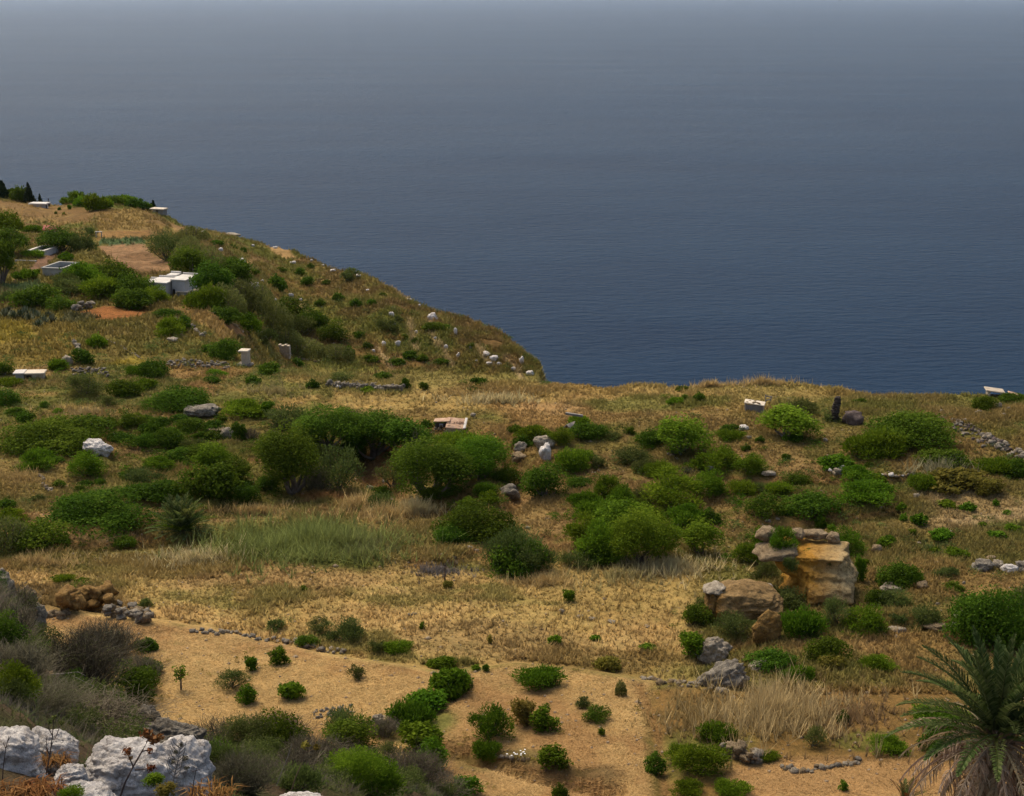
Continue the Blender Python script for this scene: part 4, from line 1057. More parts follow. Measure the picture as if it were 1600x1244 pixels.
heap(142, 584, 60, 70, 'long low grey rubble heap above the grey-green bush at left')
heap(290, 572, 56, 80, 'pale grey rubble heap left of the capped stone pillar')
heap(338, 574, 40, 50, 'smaller rubble heap between the pale heap and the capped pillar')

# ================================================================== rocks
# -- the big outcrop with its overhanging ochre left side
P, m = pix(1268, 938)
def big_fn(q, dm):
    # ochre hollow under an overhanging top on the left
    t = (q.z / dm.z); lx = q.x / dm.x
    if lx < .05: q.x += dm.x * .42 * math.exp(-((t + .12) / .40) ** 2) * min(1, (.05 - lx) * 1.5); q.y += dm.y * .2 * math.exp(-((t + .12) / .40) ** 2) * min(1, (.05 - lx) * 1.5)
    k_ = max(0, .6 - t)
    if lx > 0: q.x *= 1 + .20 * k_
    if q.y < 0: q.y *= 1 + .34 * k_ * (1 if lx > .05 else .3)
    if t > .55: q.z = dm.z * (.55 + (t - .55) * .45)
    return q
o = link('rock_outcrop', rock_mesh('rock_outcrop', 23, (122 * m, 100 * m, 106 * m), 6, .17, .85, M['big_rock'], .26, fn=big_fn, angular=.25), None, (P.x + 4 * m, P.y + 1.6, P.z + 31 * m), (0, 0, R(-16)))
tag(o, 'large blocky limestone outcrop with an orange hollow under its left overhang', 'rock')
def cap_rock(u, dz, dy, wpx, hpx, dpx, seed, mat, label, rz=0, sub=4):
    X_ = P.x + (u - 1268) * m
    o = link('cap_rock', rock_mesh('cap_rock', seed, (wpx * m, dpx * m, hpx * m), sub, .2, .5, M[mat], .14), None, (X_, P.y + dy, P.z + dz * m), (0, 0, rz)); tag(o, label, 'rock')
cap_rock(1218, 66, 1.5, 70, 22, 74, 31, 'tan_rock', 'flat tan slab jutting left over the orange hollow of the large outcrop', R(8))
cap_rock(1206, 84, 2.2, 42, 20, 34, 32, 'tan_rock', 'broken tan boulder resting on the jutting slab left of the bush on the outcrop')
cap_rock(1256, 80, 2.6, 26, 22, 26, 33, 'tan_rock', 'small tan boulder right of the bush growing on the outcrop')
cap_rock(1286, 78, 2.8, 40, 15, 34, 34, 'tan_rock', 'wide tan boulder in the middle of the outcrop top')
cap_rock(1313, 76, 2.4, 24, 19, 26, 35, 'tan_rock', 'squarish tan boulder at the right end of the outcrop top')
P2, m2 = pix(1165, 970)
def mound_fn(q, dm):
    if q.z > 0: q.z *= 1 - .35 * max(0, q.x / dm.x)
    if q.x < -.72 * dm.x: q.x = -dm.x * (.72 + (-q.x / dm.x - .72) * .35)
    return q
o = link('rock_mound', rock_mesh('rock_mound', 51, (128 * m2, 96 * m2, 66 * m2), 6, .16, .4, M['mound_rock'], .12, fn=mound_fn, angular=.2), None, (P2.x, P2.y + 1.0, P2.z + 17 * m2)); tag(o, 'earth-covered brown rock mound with an orange left face', 'rock')
o = link('ochre_face', rock_mesh('ochre_face', 58, (30 * m2, 40 * m2, 62 * m2), 5, .2, .6, M['ochre_rock'], .2), None, (P2.x - 50 * m2, P2.y + .5, P2.z + 14 * m2)); tag(o, 'bright orange rock face at the left end of the brown mound', 'rock')
o = link('rim_rock', rock_mesh('rim_rock', 52, (34 * m2, 44 * m2, 13 * m2), 4, .25, .3, M['pale_rock'], .15), None, (P2.x - 46 * m2, P2.y + .8, P2.z + 44 * m2), (0, R(-10), 0)); tag(o, 'pale crust of rock capping the orange left face of the brown mound', 'rock')
boulder(1150, 931, 16, 9, 'grey_rock', 'small grey stone lying on top of the brown rock mound', seed=53, sub=3)
boulder(1196, 923, 26, 12, 'white_rock', 'pale grey stone between the brown mound and the large outcrop', seed=54, sub=3)
boulder(1196, 1005, 44, 48, 'ochre_rock', 'leaning ochre rock fin left of the round bush below the outcrop', seed=55, sub=5, depth=.6, rough=.3, facet=.2, tilt=R(24))
boulder(1110, 1032, 46, 40, 'pale_rock', 'pale pitted rock right of the bright bush below the brown mound', seed=56, sub=5, rough=.34, facet=.3, tilt=R(34), sink=.4)
boulder(1134, 1074, 78, 40, 'grey_rock', 'slanting grey rock slab at the corner of the tall dry grass', seed=57, sub=5, rough=.32, facet=.3, tilt=R(-24), sink=.42, depth=.6)
boulder(1180, 1046, 40, 12, 'pale_rock', 'thin pale ledge running up right from the slanting grey slab', seed=58, sub=3, tilt=R(-24))
boulder(1112, 1076, 40, 14, 'tan_rock', 'low tan ledge just left of the slanting grey slab', seed=59, sub=3)
boulder(1396, 925, 40, 13, 'pale_rock', 'long flat pale rock right of the large outcrop', seed=60, sub=3)
boulder(1441, 920, 20, 12, 'tan_rock', 'small tan rock right of the long flat pale rock', seed=61, sub=3)
boulder(1505, 972, 32, 20, 'pale_rock', 'pale jagged rock above the big shrub at right edge', seed=62, sub=4, facet=.25)
boulder(1493, 984, 22, 12, 'white_rock', 'whitish rock just below the pale jagged rock', seed=63, sub=3)
boulder(1462, 986, 40, 16, 'tan_rock', 'arched tan rock at the brow of the orange bank', seed=64, sub=4)
boulder(1402, 988, 26, 10, 'pale_rock', 'low pale rock at the left end of the orange bank brow', seed=65, sub=3)
boulder(1370, 866, 18, 16, 'tan_rock', 'tan rock beside a small bush right of the outcrop', seed=66, sub=3)
boulder(1536, 893, 36, 21, 'grey_rock', 'largest of the row of rounded grey boulders at right', seed=67, sub=4, block=.2)
boulder(1558, 889, 20, 15, 'pale_rock', 'smallest rounded boulder in the row at right', seed=68, sub=4, block=.2)
boulder(1578, 896, 26, 15, 'white_rock', 'oval boulder with a dark split in the row at right', seed=69, sub=4, block=.2)
boulder(1602, 895, 28, 20, 'grey_rock', 'grey boulder cut by the right edge of the photo', seed=70, sub=4, block=.2)
boulder(1548, 876, 18, 9, 'tan_rock', 'tan slab behind the row of rounded boulders', seed=71, sub=3)
boulder(316, 652, 56, 22, 'grey_rock', 'low domed grey boulder among dark shrubs in the left middle', seed=72, sub=5, rough=.14, block=.2)
boulder(154, 712, 44, 26, 'white_rock', 'white and mauve boulder between two dark green shrubs at left', seed=73, sub=5, rough=.3, facet=.2, tilt=R(20))
boulder(358, 688, 24, 19, 'pale_rock', 'tan knobbly rock beside a dark upright shrub', seed=74, sub=4)
boulder(338, 674, 30, 8, 'tan_rock', 'thin sandy ledge above the tan knobbly rock', seed=75, sub=3)
boulder(850, 702, 34, 24, 'pale_rock', 'pale domed head of the tooth-shaped boulder pair', seed=76, sub=5, rough=.12, block=.3)
boulder(853, 720, 18, 28, 'white_rock', 'narrow whitish rock leg running down below the pale domed boulder', seed=77, sub=4, depth=1.2)
boulder(812, 706, 20, 16, 'pale_rock', 'pale ledge rock left of the pale domed boulder', seed=78, sub=4, tilt=R(-30))
boulder(811, 722, 26, 16, 'tan_rock', 'tan rock under the ledge left of the pale domed boulder', seed=79, sub=4)
boulder(796, 778, 32, 22, 'grey_rock', 'pitted grey rock left of the round dark shrub', seed=80, sub=4, facet=.25)
boulder(739, 651, 8, 6, 'pale_rock', 'single small pale stone uphill of the ruined hut', seed=81, sub=3)
boulder(1162, 673, 16, 9, 'white_rock', 'whitish rock left of the flat-topped tree', seed=82, sub=3)
boulder(1112, 735, 18, 8, 'white_rock', 'rounded white rock between two bright bushes in the middle', seed=83, sub=3)
boulder(1200, 744, 22, 9, 'pale_rock', 'pale rock at the end of the sandy patch right of the middle bushes', seed=84, sub=3)
boulder(105, 572, 18, 17, 'pale_rock', 'stumpy pale rock beside the round shrub above the field hut', seed=85, sub=3)
boulder(270, 535, 20, 9, 'pale_rock', 'pale boulder beneath the grey-green bush below the farmhouse', seed=86, sub=3)
boulder(312, 463, 20, 14, 'pale_rock', 'whitish boulder just downhill of the farm shelter', seed=87, sub=3)
boulder(530, 607, 12, 7, 'white_rock', 'tiny white stone in front of the curved grey retaining wall', seed=88, sub=2)
boulder(570, 613, 14, 5, 'pale_rock', 'flat tan stone at the foot of the curved grey retaining wall', seed=89, sub=2)
boulder(362, 367, 26, 8, 'pale_rock', 'pale crag on the upper part of the headland skyline', seed=90, sub=3, facet=.3)
boulder(1560, 640, 10, 12, 'pale_rock', 'upright pale stone right of the small shrub at the lip', seed=91, sub=3)
scatter_rocks([(1568, 650, 9, 6), (1576, 640, 8, 6), (1530, 645, 7, 6), (1525, 646, 6, 4), (1556, 636, 6, 5)], 'pale_rock', 'small pale stone', 'stones near the right end of the lip')
HILL = [(398, 452, 16, 14), (458, 412, 9, 5), (487, 408, 5, 4), (345, 392, 8, 6), (376, 408, 14, 5), (395, 385, 6, 4), (455, 465, 9, 9), (470, 470, 6, 5), (612, 493, 9, 8), (615, 508, 8, 6), (676, 500, 16, 14), (712, 522, 6, 12), (600, 540, 8, 9), (622, 540, 9, 10), (584, 550, 6, 6), (697, 545, 7, 8), (716, 560, 6, 12), (760, 555, 12, 6), (772, 562, 14, 8), (764, 570, 10, 6), (780, 570, 8, 6), (802, 578, 8, 6), (815, 568, 8, 14), (828, 586, 14, 8), (850, 590, 8, 8), (640, 470, 8, 5), (655, 478, 6, 4), (575, 455, 8, 4), (560, 432, 9, 4), (520, 408, 10, 4), (505, 412, 6, 4), (430, 388, 8, 4), (295, 352, 7, 4), (318, 360, 8, 4), (650, 520, 6, 5), (735, 545, 5, 6), (745, 565, 6, 4), (680, 530, 5, 5), (430, 470, 6, 5), (446, 486, 5, 5), (410, 440, 5, 4)]
scatter_rocks(HILL, 'white_rock', 'pale hillside rock', 'pale rocks scattered over the far hillside')
FIELD = [(960, 905, 8, 4), (640, 962, 9, 5), (648, 960, 7, 4), (878, 958, 9, 8), (905, 965, 14, 5), (925, 968, 12, 5), (955, 972, 14, 4), (1010, 980, 10, 4), (735, 858, 10, 6), (745, 862, 8, 5), (690, 868, 7, 5), (710, 872, 6, 5), (793, 830, 7, 6), (824, 826, 8, 5), (778, 832, 6, 4), (980, 846, 10, 3), (1272, 802, 8, 4), (1286, 770, 9, 5), (1376, 794, 8, 4), (1200, 815, 10, 4), (1215, 812, 8, 4), (1464, 880, 8, 4), (1484, 832, 8, 5), (1436, 850, 8, 4), (1506, 912, 6, 5), (1465, 945, 7, 5), (1432, 778, 12, 8), (600, 755, 6, 6), (578, 765, 12, 8), (700, 742, 10, 6), (720, 805, 8, 10), (1010, 690, 12, 6), (1170, 685, 8, 6), (1290, 690, 8, 6), (1340, 735, 6, 4)]
scatter_rocks(FIELD, 'pale_rock', 'loose pale stone', 'loose stones on the terraces')

# -- white limestone boulders close by, lower left
def near_rock(u0, v0, u1, v1, yd, seed, mat, label, rough=.2, depth=.8, block=.25, facet=.1, sub=6, rz=0, tilt=0, fn=None):
    """a rock filling the picture box u0..u1, v0..v1 at distance yd"""
    c = at_y((u0 + u1) / 2, (v0 + v1) / 2, yd); mm = math.hypot(yd, c[2] - CAM_Z) / FPX
    W, H = (u1 - u0) * mm, (v1 - v0) * mm
    o = link('limestone_boulder', rock_mesh('limestone_boulder', seed, (W * 1.04, W * depth, H * 1.1), sub, rough, block, M[mat], facet, fn=fn, angular=.45), None, Vector(c), (0, tilt, rz))
    return tag(o, label, 'rock')
near_rock(-70, 1140, 66, 1250, 10.6, 101, 'white_rock', 'large white limestone boulder cut by the left edge of the photo', .22)
near_rock(46, 1139, 120, 1212, 11.2, 102, 'white_rock', 'rounded white limestone boulder right of the one at the left edge', .16)
near_rock(128, 1166, 270, 1262, 10.8, 103, 'white_rock', 'long low white limestone boulder behind the dried thistle', .24, .7)
near_rock(218, 1157, 330, 1275, 11.4, 104, 'white_rock', 'tallest white limestone boulder behind the grey spurge stalks', .24, .8)
near_rock(86, 1194, 136, 1240, 9.9, 105, 'white_rock', 'small white limestone boulder between the two large ones', .2)
near_rock(96, 1226, 178, 1285, 9.2, 106, 'white_rock', 'white limestone boulder showing only its top at the bottom edge', .2)
near_rock(424, 1249, 520, 1280, 13.5, 107, 'white_rock', 'white rock peeping up at the bottom edge below the brush', .2)
near_rock(216, 1104, 250, 1140, 19, 108, 'grey_rock', 'knobbly grey rock poking up behind the tallest white boulder', .3)
near_rock(222, 1130, 325, 1180, 18, 109, 'grey_rock', 'pitted grey rock ridge between the white boulders and the brush', .3, .6)
near_rock(60, 1050, 92, 1100, 24, 110, 'tan_rock', 'tan weathered rock showing through the dead grey twigs', .3)
near_rock(10, 1088, 50, 1120, 20, 111, 'pale_rock', 'pale rock half hidden under dark leaves at left', .3)
near_rock(38, 1100, 70, 1124, 18, 112, 'pale_rock', 'small pale rock under the dead twigs left of the white boulders', .3)
near_rock(168, 1118, 206, 1150, 19, 113, 'pale_rock', 'pale rock behind dark leaves above the white boulders', .3)
near_rock(-40, 888, 26, 985, 38, 114, 'pale_rock', 'pale crag at the very left edge, top of the leaning rock', .28, .6, .3, .2, 5)
near_rock(12, 915, 56, 985, 38.2, 115, 'tan_rock', 'leaning pale crag sloping down towards the ochre stone heap', .28, .6, .3, .2, 5, tilt=R(18))
near_rock(36, 945, 70, 1000, 38.4, 116, 'pale_rock', 'lowest block of the leaning pale crag at left', .28, .6, .3, .2, 5, tilt=R(14))
# ================================================================== plants, from the far headland to the near bank
G_HEDGE = ('dense hedge clump', 'hedge clumps along the headland skyline')
G_FARM = ('thicket bush', 'bushes in the thicket below the farmhouse')
G_GULLY = ('mid green gully shrub', 'shrubs packed into the gully')
G_HILL = ('small dark hillside shrub', 'small shrubs on the far hillside')
G_SCRUB = ('small dark scrub shrub', 'small shrubs around the domed grey boulder')
G_BANK = ('dark undershrub', 'undershrubs in the wooded hollow')
G_LEFT = ('low dark tuft', 'tufts above the big dome shrub')
G_RIGHT = ('small green bush', 'small bushes on the right-hand slope')
G_DOT = ('tiny dark bush', 'tiny bushes on the skyline field')
G_LIP = ('small dark lip bush', 'small bushes near the cliff lip')
G_FIELD = ('small green weed', 'weeds in the dry grass field')
PL = [
('K', 4, 310, 26, 26, 'dark conifer cut by the left edge on the far skyline'),
('L', 28, 315, 32, 22, 'dark bushy tree between the two skyline conifers at far left'),
('K', 46, 318, 18, 30, 'tallest pointed conifer on the far skyline above the white hut'),
('K', 63, 318, 8, 14, 'small narrow conifer between the tallest one and the skyline post'),
('B', 116, 322, 34, 20, G_HEDGE), ('L', 140, 316, 36, 14, G_HEDGE), ('B', 150, 331, 34, 24, G_HEDGE), ('L', 172, 315, 40, 13, G_HEDGE), ('B', 128, 326, 26, 18, G_HEDGE),
('B', 196, 324, 34, 18, G_HEDGE), ('L', 216, 328, 34, 18, G_HEDGE), ('L', 232, 331, 22, 14, G_HEDGE), ('B', 166, 326, 20, 13, G_HEDGE),
('K', 240, 332, 14, 18, 'little brown spiky tree beside the rough shelter on the skyline'),
('V', 11, 336, 7, 6, G_DOT), ('V', 26, 337, 6, 6, G_DOT), ('V', 93, 329, 6, 6, G_DOT), ('V', 108, 328, 8, 8, G_DOT), ('V', 87, 335, 5, 5, G_DOT), ('V', 100, 337, 6, 6, G_DOT),
('G', 14, 374, 44, 40, 'light-topped green tree at the left edge above the white cistern'),
('C', 16, 400, 54, 40, 'dark rounded tree left of the white cistern'),
('C', 2, 446, 46, 66, 'tall dark tree at the left edge below the white cistern'),
('C', 90, 398, 56, 40, 'dark green tree in front of the red-roofed shed'),
('O', 124, 400, 52, 36, 'grey-green tree between the red-roofed shed and the brown ploughed plot'),
('O', 140, 370, 20, 16, 'grey bush on the slope above the pale gate frame'),
('B', 52, 368, 40, 16, 'yellow-green bush right of the light-topped tree'),
('V', 103, 411, 26, 16, 'bright green vine patch at the upper end of the concrete tank'),
('B', 40, 441, 34, 18, 'rounded green bush left of the grey concrete tank'),
('V', 58, 432, 16, 12, 'bright green bush touching the grey concrete tank'),
('B', 52, 406, 36, 12, 'green creeper in front of the white cistern'),
('O', 120, 440, 40, 22, G_FARM), ('B', 142, 436, 40, 22, G_FARM), ('B', 132, 452, 60, 36, G_FARM), ('L', 176, 448, 60, 38, G_FARM), ('B', 160, 470, 60, 34, G_FARM), ('L', 206, 470, 50, 36, G_FARM), ('O', 190, 446, 40, 20, G_FARM), ('O', 112, 466, 50, 28, G_FARM), ('B', 240, 478, 40, 30, G_FARM), ('V', 196, 482, 24, 16, G_FARM), ('O', 100, 452, 40, 24, G_FARM),
('L', 210, 488, 62, 34, 'large dark bush directly below the white farmhouse'),
('O', 240, 462, 30, 24, 'silvery bush against the front of the white farmhouse'),
('L', 58, 486, 66, 38, 'large dark bush above the agave patch'),
('L', 96, 490, 44, 34, 'dark bush between the agave patch and the short rubble wall'),
('O', 20, 478, 46, 26, 'brownish bush at the left edge above the agave patch'),
('O', 262, 414, 64, 56, 'rounded olive-green tree at the right corner of the ploughed plot'),
('F', 298, 420, 56, 52, 'tall grey-green feathery shrub right of the ploughed plot'), ('F', 330, 440, 54, 56, 'feathery shrub at the top of the gully below the bare crag'),
('F', 300, 385, 56, 34, 'pale feathery growth above the gully trees'),
('C', 296, 448, 60, 56, 'dark tree rising directly behind the white farmhouse'), ('C', 332, 470, 56, 56, 'dark green tree in the gully just right of the farmhouse'),
('C', 366, 462, 56, 50, 'darkest tree at the right side of the upper gully'),
('L', 360, 424, 40, 22, 'dark shrub on the hillside above the upper gully trees'),
('F', 350, 500, 60, 54, G_GULLY), ('B', 322, 488, 50, 36, G_GULLY), ('F', 390, 500, 66, 60, G_GULLY), ('F', 424, 522, 60, 52, G_GULLY), ('L', 352, 510, 50, 26, G_GULLY), ('B', 380, 520, 50, 28, G_GULLY), ('F', 444, 544, 50, 32, G_GULLY), ('O', 410, 540, 40, 24, G_GULLY), ('F', 470, 556, 60, 30, G_GULLY), ('F', 525, 566, 50, 28, G_GULLY), ('O', 470, 530, 50, 34, G_GULLY), ('F', 372, 478, 50, 40, G_GULLY), ('F', 405, 480, 40, 34, G_GULLY),
('L', 450, 504, 62, 44, 'wide dark shrub above the gully in the middle of the hillside foot'), ('L', 488, 516, 50, 34, 'dark shrub right of the widest one at the gully foot'), ('L', 520, 536, 44, 36, 'lowest dark shrub of the chain at the gully foot'),
('L', 432, 456, 34, 24, 'compact dark shrub beneath a pale rock on the upper hillside'),
('O', 546, 440, 30, 24, 'grey-green shrub near the ridge halfway along the headland'),
('O', 606, 520, 36, 22, 'grey-green shrub beside white rocks in the middle of the hillside'), ('O', 620, 506, 18, 16, 'small grey shrub just above another in the middle of the hillside'),
('L', 676, 520, 36, 16, 'dark shrub beneath the biggest pale rock on the hillside'),
] + [('L', u, v, w_, h_, G_HILL) for u, v, w_, h_ in [(470, 432, 18, 14), (480, 448, 20, 16), (486, 420, 12, 10), (556, 480, 20, 12), (580, 478, 16, 10), (530, 470, 18, 12), (650, 538, 14, 12), (632, 530, 12, 9), (736, 546, 14, 10), (700, 515, 14, 8), (598, 465, 12, 8), (500, 480, 18, 14), (560, 530, 18, 12), (575, 545, 16, 10), (640, 560, 22, 12), (660, 566, 20, 12), (690, 570, 24, 10), (618, 572, 26, 12), (580, 568, 24, 14), (545, 556, 20, 14), (395, 430, 20, 10), (440, 425, 16, 8), (510, 445, 14, 8), (320, 372, 16, 10), (340, 385, 20, 10), (365, 390, 14, 8), (380, 395, 12, 8), (300, 362, 12, 8)]] + [
# fields left of the gully
('B', 268, 530, 46, 32, 'grey-green rounded bush left of the upright wall fragment'), ('L', 290, 520, 22, 28, 'dark bush squeezed between the two pale wall fragments'), ('L', 262, 500, 40, 18, 'dark green bush at the right end of the red soil patch'),
('L', 130, 573, 34, 30, 'round dark shrub at the lower end of the mustard field wall'), ('B', 150, 545, 34, 22, 'bright green bush right of the mustard field wall'), ('L', 238, 592, 50, 32, 'dark green shrub left of the pale grey rubble heap'), ('B', 215, 590, 40, 18, 'leafy bush just left of the dark shrub by the rubble heap'),
('L', 355, 564, 48, 32, 'dark shrub pressed against the left side of the capped pillar'), ('V', 325, 552, 30, 12, 'low green bush uphill of the capped pillar shrub'),
('L', 8, 590, 36, 26, 'dark shrub at the left edge beside the slab-roofed field hut'), ('B', 92, 580, 30, 18, 'green bush right of the slab-roofed field hut'), ('B', 18, 606, 40, 8, 'low green growth in front of the slab-roofed field hut'),
('L', 422, 586, 34, 20, 'dark oval shrub below the roofless stone stub'), ('L', 396, 600, 26, 12, 'flat dark shrub left of the curved retaining wall'), ('L', 332, 600, 26, 12, 'flat dark shrub below the capped pillar'), ('B', 340, 590, 30, 12, 'low green growth under the rubble heaps'), ('L', 466, 572, 18, 12, 'small dark shrub right of the roofless stone stub'), ('L', 488, 608, 20, 18, 'dark shrub at the left end of the curved retaining wall'), ('O', 538, 598, 44, 14, 'grey-green shrub on top of the curved retaining wall'), ('L', 598, 594, 30, 8, G_LIP), ('L', 634, 608, 16, 18, 'upright dark shrub at the right end of the curved retaining wall'), ('L', 662, 610, 14, 14, 'small knobbly dark shrub right of the retaining wall'), ('L', 748, 604, 28, 15, 'round dark shrub by itself on the upper golden field near the ridge foot'), ('V', 576, 616, 28, 10, 'bright green tuft at the foot of the curved retaining wall'),
('O', 132, 625, 66, 48, 'large grey-green twiggy bush below the long rubble heap'), ('L', 194, 622, 48, 28, 'dark shrub right of the large grey-green bush'), ('B', 226, 612, 34, 18, 'light green shrub between the rubble heap and the dark shrub'), ('O', 168, 640, 36, 26, 'grey-green shrub in the pale grass below two darker shrubs'), ('V', 218, 612, 20, 10, G_SCRUB),
('L', 10, 637, 40, 36, 'round dark shrub at the left edge above the pale bank'), ('L', 70, 638, 16, 12, G_LEFT), ('B', 92, 648, 18, 10, G_LEFT), ('L', 38, 660, 32, 16, 'dark shrub on the brow of the pale grassy bank at left'), ('L', 22, 650, 30, 12, G_LEFT),
('L', 276, 648, 100, 34, 'broad low dark shrub left of the domed grey boulder'), ('B', 378, 656, 74, 24, 'bright low shrub right of the domed grey boulder'), ('B', 420, 650, 24, 24, 'small upright bush by the tall dry grass above the wooded hollow'),
('L', 74, 712, 134, 42, 'long flat dark shrub left of the white and mauve boulder'), ('L', 132, 692, 96, 32, 'dark shrub behind the white and mauve boulder'), ('B', 60, 738, 56, 34, 'mid green shrub on the bank below the long flat shrub'), ('B', 132, 748, 58, 46, 'bright rounded shrub in front of the white and mauve boulder'), ('L', 84, 725, 30, 14, G_LEFT),
] + [('L', u, v, w_, h_, G_SCRUB) for u, v, w_, h_ in [(172, 670, 26, 18), (206, 672, 42, 24), (236, 684, 34, 24), (190, 694, 42, 20), (228, 698, 38, 22), (300, 676, 46, 22), (264, 684, 30, 16), (334, 672, 30, 16), (330, 688, 30, 14), (282, 660, 30, 12), (250, 668, 36, 16), (310, 690, 26, 14), (150, 660, 14, 8), (228, 660, 24, 12), (345, 660, 18, 10)]] + [
('L', 266, 700, 44, 30, 'dark mounded shrub above the weedy strip in the left middle'), ('O', 305, 706, 44, 22, 'greyish shrub left of the tan knobbly rock'), ('L', 374, 692, 24, 34, 'dark upright shrub right of the tan knobbly rock'), ('T', 394, 690, 22, 26, 'small grey dead bush beside the dark upright shrub'),
('L', 316, 722, 72, 32, 'dark shrub bank uphill of the bright tree in the left middle'), ('L', 285, 722, 40, 22, G_SCRUB), ('G', 335, 752, 56, 56, 'bright green small tree behind the big rounded dark shrub'), ('C', 366, 762, 50, 46, 'darker small tree to the right of the bright one in the left middle'), ('L', 334, 786, 92, 56, 'big rounded dark shrub above the dwarf palm'), ('L', 382, 788, 44, 36, 'dark shrub tucked against the right of the big rounded one'), ('L', 378, 764, 30, 22, G_SCRUB),
('O', 225, 758, 66, 24, 'low greenish weeds spread over the left middle slope'), ('B', 262, 775, 40, 16, G_SCRUB), ('L', 214, 778, 50, 24, 'dark shrub on the slope left of the big rounded one'), ('L', 254, 782, 70, 20, 'long low dark shrub joining the slope shrub and the big rounded one'), ('B', 245, 735, 50, 20, G_SCRUB),
('L', 92, 762, 22, 12, G_LEFT), ('L', 156, 760, 18, 12, G_LEFT), ('L', 124, 772, 18, 14, G_LEFT), ('L', 135, 764, 26, 14, G_LEFT), ('L', 206, 742, 16, 10, G_LEFT), ('L', 192, 748, 16, 10, G_LEFT),
# the wooded hollow
('C', 456, 775, 104, 100, 'large round-crowned tree with a visible trunk in the wooded hollow'), ('L', 424, 772, 46, 34, 'dark shrub beneath the left of the round-crowned tree'), ('T', 494, 772, 50, 50, 'grey leafless bush between the round-crowned tree and its grey-green neighbour'), ('O', 530, 774, 80, 86, 'grey-green rounded tree right of the round-crowned tree'),
('O', 450, 672, 84, 40, 'greyish tree with bare grey branches at the top left of the wooded hollow'), ('T', 448, 676, 40, 26, 'bare grey branches in front of the greyish tree at the hollow top'), ('T', 546, 668, 40, 34, 'pale leafless bush at the upper edge of the wooded hollow'),
('C', 515, 708, 104, 68, 'dense green tree at the upper middle of the wooded hollow'), ('C', 585, 718, 96, 68, 'broad dark green tree at the top of the wooded hollow'), ('C', 630, 722, 84, 62, 'dark green tree left of the ruined hut'), ('O', 612, 766, 62, 56, 'tangled dark tree with dead grey boughs in the hollow'), ('T', 650, 726, 26, 60, 'tall dead grey branch standing before the dark tree by the ruined hut'),
('C', 668, 784, 112, 92, 'large dark tree with low trunk in the middle of the hollow'), ('B', 718, 712, 86, 40, 'bright shrub directly below the ruined hut'), ('G', 746, 752, 92, 66, 'light green open tree on a thin trunk below the ruined hut'), ('L', 690, 784, 60, 24, G_BANK), ('L', 600, 776, 40, 18, G_BANK), ('B', 690, 665, 24, 10, G_BANK), ('L', 668, 668, 18, 12, 'small dark shrub against the left side of the ruined hut'), ('L', 792, 758, 44, 34, 'dark shrub under the right edge of the light green open tree'), ('B', 480, 702, 60, 34, G_BANK), ('O', 430, 700, 50, 28, G_BANK), ('R', 500, 720, 34, 30, 'rusty-brown bush in the middle of the wooded hollow'), ('O', 600, 800, 50, 30, 'grey-green weed clump between two stands of golden grass'), ('L', 556, 690, 40, 26, G_BANK), ('L', 545, 720, 50, 36, G_BANK),
# centre
('L', 748, 846, 118, 58, 'large dark mounded shrub in the centre left of the tan clearing'), ('L', 706, 852, 56, 34, 'lower left shoulder shrub of the large mounded one'), ('O', 812, 900, 104, 72, 'dark twiggy rounded shrub at the back of the dry grass field'), ('L', 815, 898, 80, 54, 'dark inner shrub growing inside the twiggy rounded one'), ('L', 852, 784, 72, 60, 'round dark shrub above the tan clearing'), ('B', 758, 782, 38, 34, 'bright small shrub left of the pitted grey rock'), ('B', 762, 790, 30, 22, G_RIGHT if False else ('bright tuft under the small shrub beside the pitted grey rock', None)), ('B', 732, 800, 28, 24, 'isolated green shrub right of the golden grass stand'),
('Y', 818, 895, 14, 34, 'thin yellow-green sapling in front of the dark twiggy shrub'), ('Y', 842, 894, 14, 22, 'shorter yellow-green sapling right of the thin one'),
('B', 838, 690, 60, 24, 'bright low shrub behind the pale domed boulder'), ('B', 874, 698, 40, 30, 'bright shrub right of the pale domed boulder'), ('L', 916, 688, 56, 28, 'dark shrub right of the timber lean-to'), ('B', 905, 668, 34, 18, 'green shrub behind the right end of the timber lean-to'), ('L', 818, 700, 30, 22, 'dark shrub between the pale ledge and the domed boulder'), ('O', 958, 688, 26, 10, 'flat grey shrub right of the dark lean-to shrub'), ('L', 805, 678, 24, 14, 'small dark shrub at the left end of the lean-to shrubs'),
('B', 896, 738, 58, 36, 'bright rounded shrub right of the tooth-shaped rocks'), ('O', 932, 734, 34, 26, 'greyish shrub right of the bright rounded one by the tooth-shaped rocks'), ('O', 985, 726, 64, 28, 'wide grey-green shrub left of the largest tree under the lip'), ('O', 1008, 740, 44, 24, 'small grey-green shrub below the wide one'), ('B', 1028, 748, 46, 28, 'bright green shrub at the foot of the sandy slope'), ('T', 1072, 742, 24, 14, 'little grey dead bush below the pale slanting stone edge'),
('G', 1062, 714, 76, 58, 'largest tree just under the cliff lip'), ('L', 1018, 698, 48, 28, 'dark shrub joined to the left of the largest tree under the lip'), ('L', 985, 680, 14, 14, G_LIP), ('B', 1085, 735, 30, 16, 'yellowish-green shrub below the largest tree under the lip'), ('B', 1120, 738, 62, 46, 'loose green shrub right of the largest tree under the lip'), ('B', 1170, 744, 50, 36, 'rounded green shrub right of the loose one'), ('B', 1142, 690, 44, 16, 'low bright shrub beside the whitish rock'), ('L', 1140, 682, 28, 20, 'dark bush behind the low bright shrub by the whitish rock'), ('L', 1165, 705, 14, 14, G_LIP), ('L', 1187, 692, 14, 12, G_LIP), ('L', 1228, 718, 14, 9, G_LIP),
